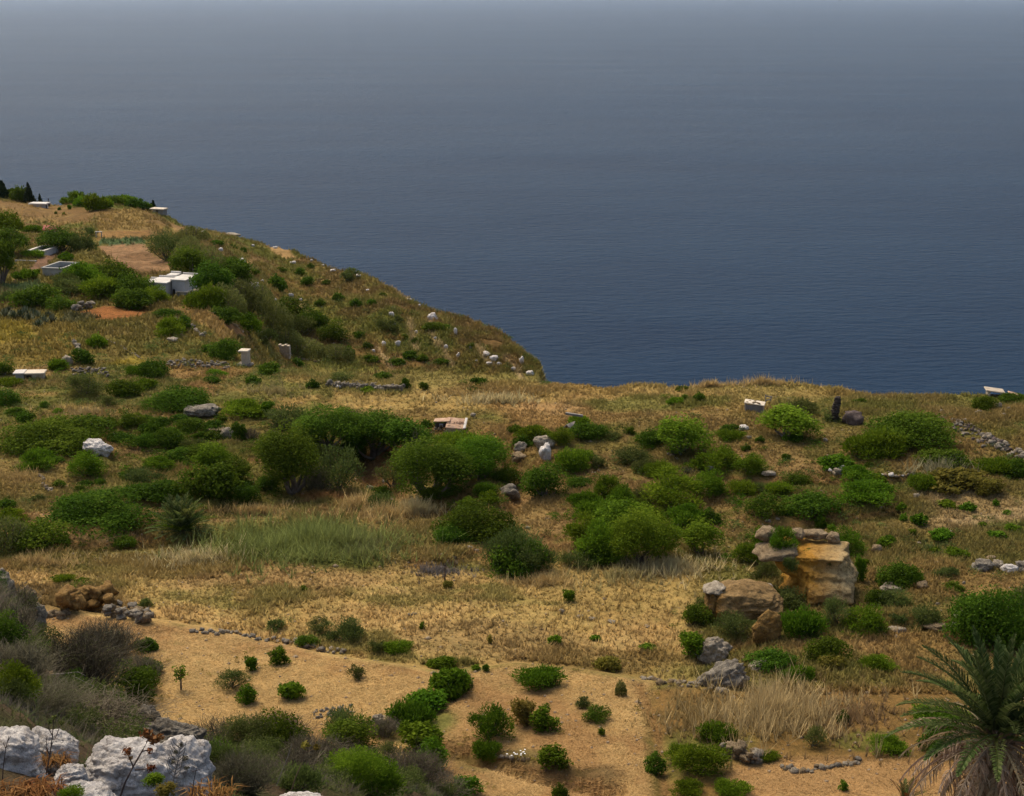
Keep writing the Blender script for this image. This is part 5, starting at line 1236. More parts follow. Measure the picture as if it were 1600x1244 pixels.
('G', 1230, 690, 84, 50, 'flat-topped tree on a short trunk below the slumped shack'), ('L', 1240, 692, 30, 18, 'dark bush under the right side of the flat-topped tree'),
('B', 1366, 720, 84, 48, 'bright green half of the large two-tone shrub below the mauve wall stub'), ('L', 1422, 704, 136, 60, 'dark olive half of the large two-tone shrub'), ('V', 1420, 700, 40, 16, 'bright green skirt below the dark half of the two-tone shrub'),
('L', 1540, 642, 36, 22, 'round dark shrub near the right end of the cliff lip'), ('L', 1066, 604, 22, 8, G_LIP), ('L', 1092, 628, 20, 14, G_LIP), ('L', 1070, 625, 12, 9, G_LIP), ('B', 1055, 634, 26, 12, G_LIP), ('L', 1342, 634, 24, 11, G_LIP), ('O', 1300, 660, 30, 12, 'grey bush at the foot of the tall dark pillar'), ('L', 1580, 632, 40, 12, 'low green shrub in front of the broken slab roof at far right'), ('O', 1248, 648, 60, 22, 'grey-green scrub between the slumped shack and the dark pillar'),
('V', 1306, 740, 62, 26, 'bright low shrub right of the sandy patch'), ('B', 1335, 756, 54, 28, 'bright green shrub in front of the little white stone pile'), ('L', 1358, 732, 16, 10, G_RIGHT), ('L', 1245, 766, 42, 32, 'dark round shrub in the gap below the sandy patch'), ('B', 1216, 776, 44, 24, 'pale green shrub left of the dark round one'), ('B', 1160, 778, 46, 26, 'pale green shrub right of the big middle bushes'), ('O', 1192, 772, 36, 18, 'greyish shrub between the two pale green ones'), ('V', 1372, 755, 30, 14, G_RIGHT),
('B', 950, 784, 46, 44, 'bright loose shrub at the upper left of the middle bushes'), ('B', 968, 800, 44, 46, 'bushy green shrub just below the bright loose one'), ('B', 1052, 800, 90, 66, 'largest bright bush in the middle group'), ('B', 1104, 782, 58, 50, 'bright bush right of the largest one in the middle group'), ('O', 1002, 790, 40, 26, 'dull green shrub left of the largest bush in the middle group'), ('L', 908, 764, 46, 20, 'dark low shrub right of the round dark one'), ('B', 912, 795, 46, 28, 'pale green loose shrub above the big bright thicket'), ('L', 1000, 802, 40, 22, 'dark shrub under the dull green one in the middle group'),
('G', 1004, 884, 92, 82, 'biggest bright thicket tree at the back edge of the dry grass field'), ('B', 950, 880, 84, 74, 'tall bright shrub at the left foot of the biggest thicket tree'), ('G', 972, 846, 84, 60, 'leafy tree behind the biggest thicket tree'), ('B', 912, 862, 60, 60, 'looser green shrub at the left side of the biggest thicket tree'), ('B', 940, 826, 80, 44, 'green shrub on the upper left of the biggest thicket tree'), ('B', 1000, 822, 70, 36, 'green shrub on the upper right of the biggest thicket tree'), ('L', 935, 885, 60, 30, 'dark shrub at the foot of the biggest thicket tree'), ('B', 1070, 828, 62, 38, 'green shrub below the largest bright bush in the middle group'), ('L', 1108, 822, 34, 30, 'dark shrub at the right of the one below the largest bright bush'), ('V', 1056, 838, 24, 18, 'little bright bush between the thicket tree and the lollipop tree'), ('G', 1094, 868, 58, 52, 'small round lollipop tree left of the large outcrop'), ('O', 905, 890, 60, 30, 'greyish shrub between the twiggy shrub and the thicket tree'),
('L', 1196, 812, 56, 46, 'dark square-topped shrub uphill of the large outcrop'), ('L', 1270, 808, 86, 42, 'wide dark green shrub uphill of the large outcrop'), ('B', 1355, 790, 88, 26, 'long low green shrub right of the wide dark one'), ('L', 1228, 806, 30, 16, G_RIGHT), ('B', 1282, 826, 18, 20, G_RIGHT),
('B', 1326, 870, 56, 46, 'bright shrub behind the right end of the large outcrop'), ('B', 1172, 884, 54, 44, 'bright shrub against the left side of the large outcrop'), ('V', 1190, 850, 30, 30, 'light green shrub behind the jutting slab of the outcrop'), ('O', 1195, 905, 44, 30, 'grey-green brush in the shade left of the large outcrop'), ('B', 1342, 910, 20, 40, 'narrow bush against the right wall of the large outcrop'), ('V', 1382, 858, 30, 16, G_RIGHT), ('L', 1406, 920, 62, 38, 'dark rounded shrub right of the large outcrop'), ('B', 1420, 915, 40, 26, 'brighter shrub joined to the dark rounded one right of the outcrop'), ('L', 1492, 922, 26, 14, G_RIGHT), ('O', 1478, 905, 40, 20, 'greyish shrub left of the rounded boulder row'),
('B', 1252, 1002, 78, 52, 'round bright-topped bush in front of the large outcrop'), ('O', 1310, 985, 60, 56, 'grey twiggy bush right of the round bright-topped one'), ('B', 1348, 995, 66, 54, 'leafy bush at the right end of the bushes below the outcrop'), ('O', 1152, 998, 66, 48, 'grey-green bush below the brown rock mound'), ('O', 1238, 950, 72, 34, 'grey-green bush at the foot of the outcrop hollow'), ('O', 1400, 952, 60, 32, 'grey-green bush beside the long flat pale rock'), ('O', 1444, 982, 54, 38, 'rounded grey bush above the orange bank brow'), ('O', 1405, 978, 30, 22, 'small grey bush left of the rounded grey one'), ('V', 1076, 1028, 46, 46, 'bright leafy bush left of the pale pitted rock'), ('L', 1088, 980, 46, 32, 'dark bush at the left foot of the brown rock mound'), ('L', 1372, 950, 40, 28, 'dark bush at the lower right corner of the outcrop'), ('O', 1100, 960, 26, 34, 'grey upright shrub against the orange face of the mound'),
('L', 1206, 1048, 74, 36, 'dark spreading bush below the ochre rock fin'), ('L', 1296, 1038, 66, 40, 'dark leafy bush below the round bright-topped one'), ('Y', 1300, 1046, 44, 24, 'yellowing weed in front of the dark leafy bush'), ('B', 1246, 1066, 50, 26, 'soft green bush at the top of the tall dry grass'), ('B', 1130, 1030, 24, 20, G_RIGHT), ('B', 1375, 1048, 56, 24, 'dull green growth on the slope left of the palm'), ('L', 1316, 1132, 18, 26, 'narrow dark bush at the right end of the tall dry grass'),
('L', 1556, 1018, 136, 92, 'big glossy dark shrub rising behind the palm'), ('O', 1590, 985, 70, 80, 'silvery olive shrub at the right edge above the palm'),
('L', 1478, 736, 76, 26, 'dark shrub behind the golden grass at the right'), ('B', 1560, 748, 80, 24, 'low green shrub right of the golden grass at the right edge'), ('L', 1596, 748, 44, 30, 'dark shrub cut by the right edge beyond the stone wall'), ('Y', 1490, 772, 90, 36, 'golden-yellow bush on the slope at the right'), ('Y', 1540, 778, 44, 32, 'brownish golden bush right of the golden-yellow one'), ('B', 1440, 772, 44, 30, 'pale flecked green bush left of the golden-yellow one'), ('V', 1555, 792, 12, 12, 'tiny bright bush at the top of the bare sandy patch'),
] + [('V', u, v, w_, h_, G_RIGHT) for u, v, w_, h_ in [(1412, 815, 14, 14), (1436, 822, 30, 20), (1424, 838, 16, 12), (1470, 845, 40, 16), (1480, 795, 30, 12), (1515, 800, 30, 7), (1535, 825, 16, 10), (1582, 832, 30, 8), (1495, 875, 40, 10), (1390, 852, 24, 14), (1555, 845, 34, 10), (1575, 806, 20, 7), (1350, 885, 16, 12), (1300, 830, 14, 10), (1410, 800, 18, 12), (1460, 865, 24, 10)]] + [
# left of the field
('L', 154, 833, 150, 66, 'biggest dark dome-shaped shrub above the curved dirt ledge at left'), ('B', 120, 800, 50, 30, 'leafy shoulder at the left top of the biggest dome-shaped shrub'), ('L', 196, 856, 38, 20, 'small dark bush below the dwarf palm'), ('L', 54, 864, 92, 48, 'dark shrub at the left edge of the dry grass field'), ('F', 14, 868, 80, 66, 'feathery grey-green growth at the left edge above the field'), ('L', 10, 798, 34, 18, 'dark shrub at the left edge on the tan bank'), ('B', 20, 820, 50, 26, 'loose green shrub at the left edge above the feathery growth'), ('L', 20, 806, 20, 10, G_LEFT), ('O', 60, 785, 30, 12, G_LEFT),
# field
('V', 886, 942, 24, 22, 'lone bright bush standing in the dry grass field'), ('V', 868, 1008, 24, 18, 'green weed in the brown middle of the field'), ('V', 660, 984, 10, 14, G_FIELD), ('O', 228, 950, 24, 15, 'small round dark bush above the tumbled stone wall'), ('Y', 766, 1006, 10, 14, G_FIELD), ('V', 1012, 1018, 30, 10, G_FIELD), ('B', 100, 912, 36, 8, G_FIELD), ('B', 128, 912, 20, 7, G_FIELD), ('V', 475, 925, 14, 9, G_FIELD), ('Y', 700, 920, 18, 12, G_FIELD), ('V', 760, 1050, 12, 14, G_FIELD), ('V', 745, 1048, 16, 8, G_FIELD), ('V', 930, 1002, 20, 10, G_FIELD),
('O', 540, 1006, 60, 40, 'grey-green thistle stand at the back edge of the straw field'), ('O', 500, 990, 40, 30, 'smaller thistle stand left of the grey-green one'), ('L', 478, 1012, 36, 18, 'dark green bush on the stony edge of the straw field'), ('B', 620, 1022, 50, 12, G_FIELD), ('V', 690, 1048, 50, 12, 'low bright weeds where the straw field meets the dry grass'), ('O', 590, 1022, 30, 24, 'greyish weeds right of the thistle stand'), ('O', 430, 985, 30, 16, G_FIELD),
('Y', 950, 1050, 44, 24, 'pale yellow-green feathery weed at the far right edge of the straw field'),
# straw field
('B', 437, 1040, 30, 30, 'small leaning vine near the stony edge of the straw field'), ('O', 558, 1063, 28, 28, 'small vine in the middle of the upper straw field'), ('V', 456, 1094, 48, 28, 'bright low vine in the open straw left of centre'), ('O', 362, 1080, 56, 42, 'grey-green bush right of the little stemmed sapling'), ('V', 384, 1102, 36, 34, 'bright leaves in front of the grey-green bush near the sapling'), ('V', 390, 1050, 24, 26, 'upright green sprig behind the grey-green bush near the sapling'), ('L', 226, 1020, 34, 22, 'dark round vine on the straw at left'), ('V', 236, 1054, 40, 22, 'bright green vine right of the dark bushes on the near bank'),
('V', 704, 1092, 70, 46, 'tallest leafy vine at the top of the green strip in the straw'), ('F', 722, 1080, 34, 34, 'stalky vine with bare tips right of the green strip'), ('V', 668, 1112, 72, 30, 'middle of the green strip crossing the straw'), ('B', 642, 1138, 66, 46, 'lower end of the green strip crossing the straw'), ('B', 764, 1158, 64, 66, 'tall grassy green bush in the straw right of the green strip'), ('Y', 814, 1136, 46, 46, 'yellowing bush right of the tall grassy one'), ('V', 852, 1144, 48, 44, 'green vine right of the yellowing bush'), ('B', 842, 1076, 82, 26, 'long bright low vine on the upper right straw'), ('O', 914, 1108, 28, 22, 'dark-leaved small vine in the right straw, upper of two'), ('L', 934, 1130, 42, 30, 'dark-leaved small vine in the right straw, lower of two'), ('V', 939, 1150, 12, 14, 'tiny weed below the two dark-leaved vines'), ('V', 866, 1202, 52, 38, 'leafy vine right of the white daisies'), ('B', 760, 1186, 46, 30, 'green grass clump at the left of the white daisies'), ('L', 874, 1246, 24, 26, 'small vine at the bottom edge right of centre'), ('F', 970, 1088, 18, 28, 'thin sapling near the upper right corner of the straw field'),
('L', 1024, 1210, 32, 38, 'compact dark vine at the lower right of the straw field'), ('B', 1092, 1216, 82, 66, 'large dark fig-like bush at the left end of the tan terrace wall'), ('B', 1062, 1190, 44, 34, 'softer green bush behind the fig-like bush'), ('B', 1075, 1244, 50, 24, 'green weeds at the bottom edge under the fig-like bush'), ('B', 1145, 1244, 60, 26, 'low green weeds at the bottom edge right of the fig-like bush'), ('B', 1120, 1160, 56, 34, 'green patch inside the tall dry grass'), ('B', 1385, 1180, 60, 30, 'soft green weeds at the lower left of the palm'), ('V', 1317, 1236, 16, 20, 'single green sprout in the straw strip at the bottom'), ('B', 1200, 1190, 40, 14, 'green weeds above the broken stone line'), ('O', 1270, 1170, 40, 40, 'tall white-flecked weed at the right of the tall dry grass'), ('B', 1470, 1140, 90, 36, 'dark green undergrowth left of the palm trunk'), ('L', 1470, 1180, 70, 40, 'dark undergrowth beneath the hanging palm fronds'), ('V', 730, 1246, 50, 36, 'leafy sprigs at the bottom edge right of the near brush'),
]
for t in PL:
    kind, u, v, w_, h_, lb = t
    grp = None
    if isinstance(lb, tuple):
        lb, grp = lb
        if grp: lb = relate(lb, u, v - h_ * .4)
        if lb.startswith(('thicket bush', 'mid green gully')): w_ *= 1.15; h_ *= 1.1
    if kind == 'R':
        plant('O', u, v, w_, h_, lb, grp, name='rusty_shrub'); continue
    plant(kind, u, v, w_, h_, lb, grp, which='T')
for kind, u, v, w_, h_, lb in [('B', 1228, 852, 40, 42, 'round bright bush growing on top of the large outcrop'), ('O', 1232, 872, 24, 28, 'grey shrub hanging down the top of the outcrop'), ('L', 1266, 860, 18, 14, 'small dark bush on the outcrop beside the tan boulder'), ('O', 1296, 858, 16, 12, 'tiny grey bush between two boulders on the outcrop')]:
    o = plant(kind, u, v, w_, h_, lb, which='T')
    mm = pix(1268, 938)[1]
    o.location = (P.x + (u - 1268) * mm, P.y + 1.0 + (.4 if kind != 'O' else -.8), P.z + (938 - v - 24) * mm * 1.02)

# -- scrub on the near bank
NB = [
('L', 4, 1012, 64, 56, 'dark green shrub at the left edge beneath the leaning pale crag'), ('T', 30, 1066, 120, 70, 'mass of dead grey-brown twigs at the left edge'), ('B', 14, 1096, 80, 70, 'dark leafy shrub at the left edge above the white boulders'), ('T', 120, 1090, 150, 110, 'grey dead bush in the middle of the near bank at left'), ('F', 116, 1048, 80, 44, 'grey-green wispy broom on the brow of the near bank'), ('L', 200, 1100, 86, 70, 'dark leafy shrub with gaps on the right of the near bank'), ('B', 180, 1140, 70, 46, 'dark green shrub behind the rounded white boulder'), ('L', 224, 1080, 50, 40, 'small dark shrub at the edge of the straw on the near bank'), ('T', 150, 1150, 190, 60, 'low tangle of dead twigs right behind the white boulders'), ('T', 70, 1120, 120, 60, 'dead brown twigs under the leafy shrub at left'), ('L', 236, 1150, 40, 40, 'dark shrub between the pitted ridge and the white boulders'),
('T', 340, 1175, 90, 70, 'grey leafless bush right of the pitted rock ridge'), ('O', 390, 1190, 110, 84, 'grey-green brush behind the tallest white boulder'), ('T', 430, 1165, 110, 60, 'wide grey dead bush under the white stone scatter'), ('L', 440, 1190, 80, 80, 'dark green bush in the middle of the near brush'), ('O', 545, 1150, 76, 50, 'grey-topped bush at the upper edge of the near brush'), ('L', 550, 1175, 84, 60, 'dark bush under the grey-topped one in the near brush'), ('T', 500, 1215, 110, 70, 'brown leafless bush in the centre of the near brush'), ('B', 540, 1236, 100, 76, 'long-leaved bright green bush at the bottom of the near brush'), ('B', 588, 1250, 80, 70, 'second long-leaved bush to the right at the bottom edge'), ('V', 650, 1180, 80, 62, 'leafy green bush at the upper right of the near brush'), ('V', 672, 1205, 56, 60, 'bright leafy bush against the straw at the right of the near brush'), ('T', 640, 1235, 110, 70, 'brownish twiggy bush at the lower right of the near brush'), ('O', 460, 1250, 90, 60, 'dull green bush at the bottom edge behind the peeping white rock'), ('T', 380, 1245, 100, 80, 'grey twigs right beside the tallest white boulder'), ('O', 350, 1215, 80, 50, 'low grey-green bush touching the tallest white boulder'), ('T', 690, 1250, 80, 44, 'thin brown twigs at the bottom edge right of the near brush'), ('O', 600, 1200, 60, 50, 'dull bush between the leafy and long-leaved bushes'), ('T', 600, 1150, 50, 40, 'straw-coloured leafless bush at the top of the near brush')]
for kind, u, v, w_, h_, lb in NB: plant(kind, u, v, w_, h_, lb, which='H')
for u, v, w_, h_, lb in [(160, 1035, 120, 80, 'tall half-bare stalks with dark leaves before the tumbled stone wall'), (225, 1060, 60, 50, 'bare brown stalks leaning over the straw at left')]:
    plant('T', u, v, w_, h_, lb, which='H')
# ================================================================== particular plants
# -- sapling with a clear stem
def sapling(u, v, h_px, label, which=None):
    e, m = holder('sapling', u, v, label, 'sapling', which=which); g = np.random.default_rng(int(u))
    H = h_px * m
    st = [[((0, 0, -.05), .05), ((.02, 0, H * .5), .035), ((.03, .02, H * .95), .012)]] + [[((.02, 0, H * .4), .025), ((sx * H * .22, sy * H * .15, H * z), .008)] for sx, sy, z in ((-1, .3, .85), (.9, -.4, .8), (.3, .9, .9), (-.6, -.8, .7))]
    link('trunk', mesh_np('trunk', *tubes(st, 6), M['bark'], smooth=True), e)
    n = 230; C = []; 
    for s in st: 
        a, b = np.array(s[-2][0]), np.array(s[-1][0])
        for k in range(n // 5): C.append(a + (b - a) * g.uniform(.15, 1.05) + g.normal(size=3) * .07 * H)
    C = np.array(C); V, F, t = leaf_quads(C, unit(g.normal(size=C.shape) + [0, 0, .5]), .05 * H, g, .5)
    link('leaves', mesh_np('leaves', V, F, M['V'], t), e)
sapling(283, 1078, 42, 'little sapling on a clear brown stem in the straw at left')

# -- palm fronds
def frond_mesh(g, L, elev, droop, mat, leaf=.42, n=46, width=1.0, dead=False):
    """a feather-leaved palm frond growing along +X"""
    s = np.linspace(0, 1, n); ang = elev - droop * s ** 1.4
    dx = np.cos(ang) * L / n; dzz = np.sin(ang) * L / n
    Pm = np.stack([np.cumsum(dx), 0 * s + np.cumsum(np.sin(s * 2 + g.uniform(0, 3)) * .01 * L / n * 3), np.cumsum(dzz)], 1)
    T = np.stack([np.cos(ang), 0 * s, np.sin(ang)], 1); U = np.stack([-np.sin(ang), 0 * s, np.cos(ang)], 1); Bn = np.array([0, 1.0, 0])
    V, F, tt = [], [], []
    def quad(a, b, c, d, t): o = len(V); V.extend((a, b, c, d)); F.append((o, o + 1, o + 2, o + 3)); tt.extend([t] * 4)
    for i in range(n - 1):
        w0 = .035 * L / 3.6 * (1 - s[i]) + .006; w1 = .035 * L / 3.6 * (1 - s[i + 1]) + .006
        quad(Pm[i] - Bn * w0, Pm[i] + Bn * w0, Pm[i + 1] + Bn * w1, Pm[i + 1] - Bn * w1, .85)
        quad(Pm[i] - U[i] * w0, Pm[i] + U[i] * w0, Pm[i + 1] + U[i + 1] * w1, Pm[i + 1] - U[i + 1] * w1, .8)
    for i in range(3, n):
        if s[i] < .12: continue
        ll = leaf * L / 3.6 * (math.sin(math.pi * min(1, .18 + s[i] * .8)) ** .7) * g.uniform(.8, 1.15)
        for sd in (-1, 1):
            if dead and g.random() < .25: continue
            up = .45 + g.normal() * .14 if not dead else -.5 + g.normal() * .35
            d = unit(Bn * sd * .8 + T[i] * (.62 + .5 * s[i]) + U[i] * up)
            wv = unit(np.cross(d, U[i])) * .026 * width * L / 3.6
            mid = Pm[i] + d * ll * .55; tip = Pm[i] + d * ll - np.array([0, 0, 1]) * ll * (.12 if not dead else .4)
            t = g.uniform(0, 1)
            quad(Pm[i] - wv * .5, Pm[i] + wv * .5, mid + wv, mid - wv, t)
            quad(mid - wv, mid + wv, tip + wv * .1, tip - wv * .1, t)
    return mesh_np('frond', V, F, mat, np.array(tt))
g = np.random.default_rng(5)
GR = [frond_mesh(g, 1, R(el), R(dr), M['P'], n=54, width=1.15, leaf=.47) for el, dr in ((84, 26), (74, 34), (64, 46), (54, 56), (42, 60), (30, 60), (16, 58), (2, 52))]
DD = [frond_mesh(g, 1, R(el), R(dr), M['D'], dead=True, n=40) for el, dr in ((12, 60), (-8, 56), (-28, 50), (-50, 34), (-68, 18))]
pb = at_y(1543, 1300, 46.5); pz = ground_z(pb[0], pb[1])
palm = bpy.data.objects.new('palm_tree', None); palm.location = (pb[0], pb[1], pz); COL.objects.link(palm)
tag(palm, 'tall feather palm with a skirt of dead fronds at the lower right corner', 'palm')
hh = at_y(1543, 1148, 46.5)[2] - pz
tr = [[((0, 0, -.3), .42), ((0, 0, hh * .3), .36), ((0, 0, hh * .75), .34), ((0, 0, hh - .15), .46), ((0, 0, hh + .25), .2)]]
link('trunk', mesh_np('trunk', *tubes(tr, 14), M['palm_trunk'], smooth=True), palm)
st = [[((math.cos(a) * .3, math.sin(a) * .3, hh - .5 + .25 * k), .09), ((math.cos(a) * .62, math.sin(a) * .62, hh - .15 + .3 * k), .045)] for k in range(3) for a in np.arange(0, 6.28, .52) + k * .26]
link('leaf_bases', mesh_np('leaf_bases', *tubes(st, 5), M['palm_trunk'], smooth=True), palm)
for i in range(54):
    t = i / 54; k = min(6, int(t * 6.6)); a = i * 2.39996 + random.uniform(-.15, .15)
    L = random.uniform(3.3, 4.1) * (.92 if k == 0 else 1)
    link('frond', GR[k], palm, (.16 * math.cos(a), .16 * math.sin(a), hh + .15 - .25 * t), (random.uniform(-.25, .25), 0, a), (L, L, L))
for i in range(64):
    t = i / 64; k = min(4, int(t * 5)); a = i * 2.39996 + random.uniform(-.2, .2)
    L = random.uniform(3.2, 4.0)
    link('dead_frond', DD[k], palm, (.26 * math.cos(a), .26 * math.sin(a), hh - .15 - .25 * t), (random.uniform(-.3, .3), 0, a), (L, L, L))
# young palm beside it, only its tips showing
def small_palm(u, v, wpx, label, mats, n=26, els=(80, 62, 46, 30, 14), name='dwarf_palm'):
    e, m = holder(name, u, v, label, 'palm'); L = wpx * m * .56
    gg = np.random.default_rng(int(u)); ms = [frond_mesh(gg, 1, R(x), R(30), M[mats[i % len(mats)]], leaf=.75, n=26, width=1.7) for i, x in enumerate(els)]
    link('stem', mesh_np('stem', *tubes([[((0, 0, -.2), .2), ((0, 0, .25 * L), .14)]], 8), M['palm_trunk']), e)
    for i in range(n):
        a = i * 2.39996; s = L * random.uniform(.8, 1.12)
        link('frond', ms[min(len(ms) - 1, int(i / n * len(ms)))], e, (0, 0, .12 * L), (random.uniform(-.2, .2), 0, a), (s, s, s))
small_palm(285, 836, 100, 'dark spiky dwarf palm right of the biggest dome-shaped shrub', ['P', 'O', 'P', 'L', 'P'], 84, (84, 66, 50, 34, 16))
small_palm(1412, 1258, 70, 'young palm with upright reddish fronds left of the tall palm trunk', ['P', 'R', 'P'], 14, (80, 66, 50))

# -- agaves at the left edge of the mustard field
def agave_mesh(g):
    V, F, t = [], [], []
    for i in range(26):
        a = i * 2.39996; el = R(80 - 62 * i / 26); d = np.array([math.cos(a) * math.cos(el), math.sin(a) * math.cos(el), math.sin(el)]); sd = np.array([-math.sin(a), math.cos(a), 0]); n_ = np.cross(sd, d)
        o = len(V); w_ = .075; c = g.uniform(.2, 1)
        for s, k, b in ((0, .6, 0), (.35, 1, .02), (.7, .7, 0), (1, .04, -.06)):
            p = d * s * .62 + n_ * b
            V += [p - sd * w_ * k, p - n_ * .02 * k, p + sd * w_ * k]; t += [c] * 3
        for r in range(3):
            for c_ in range(2): q = o + r * 3 + c_; F.append((q, q + 1, q + 4, q + 3))
    return mesh_np('agave_leaves', V, F, M['A'], np.array(t))
am = [agave_mesh(np.random.default_rng(k)) for k in range(3)]
for i, (u, v, s, lb) in enumerate([(8, 496, 22, None), (22, 499, 22, None), (34, 498, 24, None), (46, 503, 22, None), (58, 500, 24, None), (70, 506, 20, None), (82, 504, 20, None), (60, 511, 20, None), (14, 490, 18, None), (40, 491, 20, None), (76, 497, 18, None), (52, 493, 18, None)]):
    Pp, m = pix(u, v); o = link('agave', am[i % 3], None, (Pp.x, Pp.y, Pp.z + .03), (0, 0, i * 1.3), (s * m, s * m, s * m * 1.1))
    tag(o, ['first', 'second', 'fourth', 'sixth', 'eighth', 'tenth', 'last', 'lowest', 'back left', 'back middle', 'eleventh', 'back right'][i] + ' agave of the grey-green spiky row at the left edge, counted rightwards', 'agave', 'agaves in the dark patch')

# -- foreground stalks over the white boulders
def at_near(u, v, yd): return Vector(at_y(u, v, yd))
def stalk(name, pts, yd, r0, r1, label, cat, mat='bark', branches=(), leaves=None):
    base = at_near(*pts[0], yd)
    e = bpy.data.objects.new(name, None); e.location = base; COL.objects.link(e); tag(e, label, cat)
    def loc(p): return tuple(at_near(p[0], p[1], yd) - base)
    r0, r1 = r0 * .65, r1 * .65
    main = [(loc(p), r0 + (r1 - r0) * i / (len(pts) - 1)) for i, p in enumerate(pts)]
    link('stem', mesh_np('stem', *tubes([main], 6), M[mat], smooth=True), e)
    if branches:
        link('branches', mesh_np('branches', *tubes([[(loc(p), r0 * (.75 - .45 * i / (len(b) - 1))) for i, p in enumerate(b)] for b in branches], 5), M[mat], smooth=True), e)
    if leaves:
        gg = np.random.default_rng(int(pts[0][0])); mat_l, heads, nm = leaves
        for u, v, rpx in heads:
            mm = yd / FPX * 1.1; n = 46
            c = np.array(loc((u, v))); d = unit(gg.normal(size=(n, 3))); C = c + d * [rpx * mm, rpx * mm, rpx * mm * .8] * gg.uniform(.3, 1, (n, 1))
            V, F, t = leaf_quads(C, unit(d + gg.normal(size=(n, 3)) * .6), rpx * mm * .34, gg, .6)
            link(nm, mesh_np(nm, V, F, M[mat_l], t), e)
stalk('dried_thistle', [(188, 1244), (196, 1222), (208, 1198), (222, 1174), (232, 1155), (234, 1140)], 9.0, .012, .006, 'dried brown thistle with round rusty heads in front of the white boulders', 'thistle', 'iron',
      [[(208, 1198), (203, 1186), (199, 1178)], [(222, 1174), (232, 1172), (236, 1170)], [(211, 1203), (226, 1202), (234, 1200)], [(232, 1155), (244, 1152), (252, 1150)]],
      ('R', [(199, 1174, 9), (204, 1184, 5), (236, 1200, 9), (234, 1174, 7), (228, 1146, 11), (240, 1156, 12), (250, 1152, 8)], 'flower_head'))
sp = []
for k in range(16):
    t = .25 + .7 * k / 16; u0 = 268 + 14 * t; v0 = 1236 - 74 * t; sd = -1 if k % 2 else 1
    sp.append([(u0, v0), (u0 + sd * 9, v0 - 8), (u0 + sd * 12, v0 - 22 + 8 * t)])
stalk('dry_spurge', [(266, 1240), (272, 1214), (279, 1185), (283, 1160)], 9.3, .010, .004, 'grey many-branched dry spurge stalk before the tallest white boulder', 'weed', 'wood', sp, ('T', [(283, 1164, 5), (270, 1190, 6), (290, 1185, 6), (275, 1175, 5), (292, 1200, 5)], 'seed_head'))
stalk('bare_stalk', [(2, 1246), (5, 1200), (9, 1170), (14, 1150)], 9.2, .007, .003, 'thin dark bare stalk crossing the white boulder at the left edge', 'stalk', 'iron', [[(9, 1170), (5, 1160)], [(12, 1158), (17, 1150)]])
stalk('dry_mullein', [(72, 1210), (78, 1180), (82, 1150), (84, 1120)], 9.4, .009, .004, 'dry brown mullein stalk in front of the rounded white boulder', 'weed', 'iron', [[(78, 1180), (72, 1168), (73, 1152)], [(80, 1165), (88, 1150), (96, 1128)], [(82, 1150), (76, 1138), (78, 1124)]], ('O', [(84, 1122, 6), (96, 1130, 5), (78, 1128, 5)], 'seed_head'))
stalk('low_stalk', [(300, 1244), (303, 1220), (307, 1200)], 9.6, .007, .003, 'short brown stalk with a cross twig at the right of the white boulders', 'stalk', 'iron', [[(303, 1206), (297, 1204)], [(304, 1205), (313, 1202)]])
stalk('yellow_fennel', [(455, 1236), (462, 1214), (472, 1192), (477, 1172)], 17, .016, .008, 'fennel stalk with yellow-brown flower heads in the near brush', 'fennel', 'palm_trunk', [[(477, 1176), (492, 1170)]], ('Y', [(477, 1164, 9), (494, 1167, 7)], 'flower_head'))
stalk('straw_stem', [(432, 1228), (440, 1206), (450, 1182), (456, 1162)], 17.5, .012, .006, 'pale bare stem left of the yellow fennel in the near brush', 'stalk', 'wood')
stalk('dead_branch', [(14, 1082), (48, 1062), (80, 1054), (105, 1052), (125, 1062), (150, 1074)], 24, .022, .008, 'long pale dead branch lying over the grey twigs at left', 'branch', 'wood', [[(80, 1054), (62, 1066), (40, 1088)], [(105, 1052), (122, 1050), (134, 1056)]])
def near_plant(kind, u, v, yd, wpx, hpx, label, name, cat):
    c = at_near(u, v, yd); mm = yd / FPX * 1.1
    cr, stm = proto(kind, 1, 1)
    e = bpy.data.objects.new(name, None); e.location = c; COL.objects.link(e); tag(e, label, cat)
    link('foliage', cr, e, sc=(wpx * mm, wpx * mm, hpx * mm)); link('stem', stm, e, sc=(wpx * mm, wpx * mm, hpx * mm))
near_plant('V', 240, 1228, 9.4, 40, 26, 'small green leafy weed between the dried thistle and the spurge', 'green_weed', 'weed')
near_plant('Y', 262, 1246, 9.0, 44, 26, 'yellow-brown weed clump at the foot of the spurge stalk', 'yellowing_weed', 'weed')
near_plant('B', 112, 1250, 8.6, 46, 30, 'green weed in the rusty dead ferns at the bottom edge', 'green_weed', 'weed')
near_plant('B', 128, 1232, 9.6, 24, 14, 'low green tuft beside the small white boulder', 'green_tuft', 'weed')
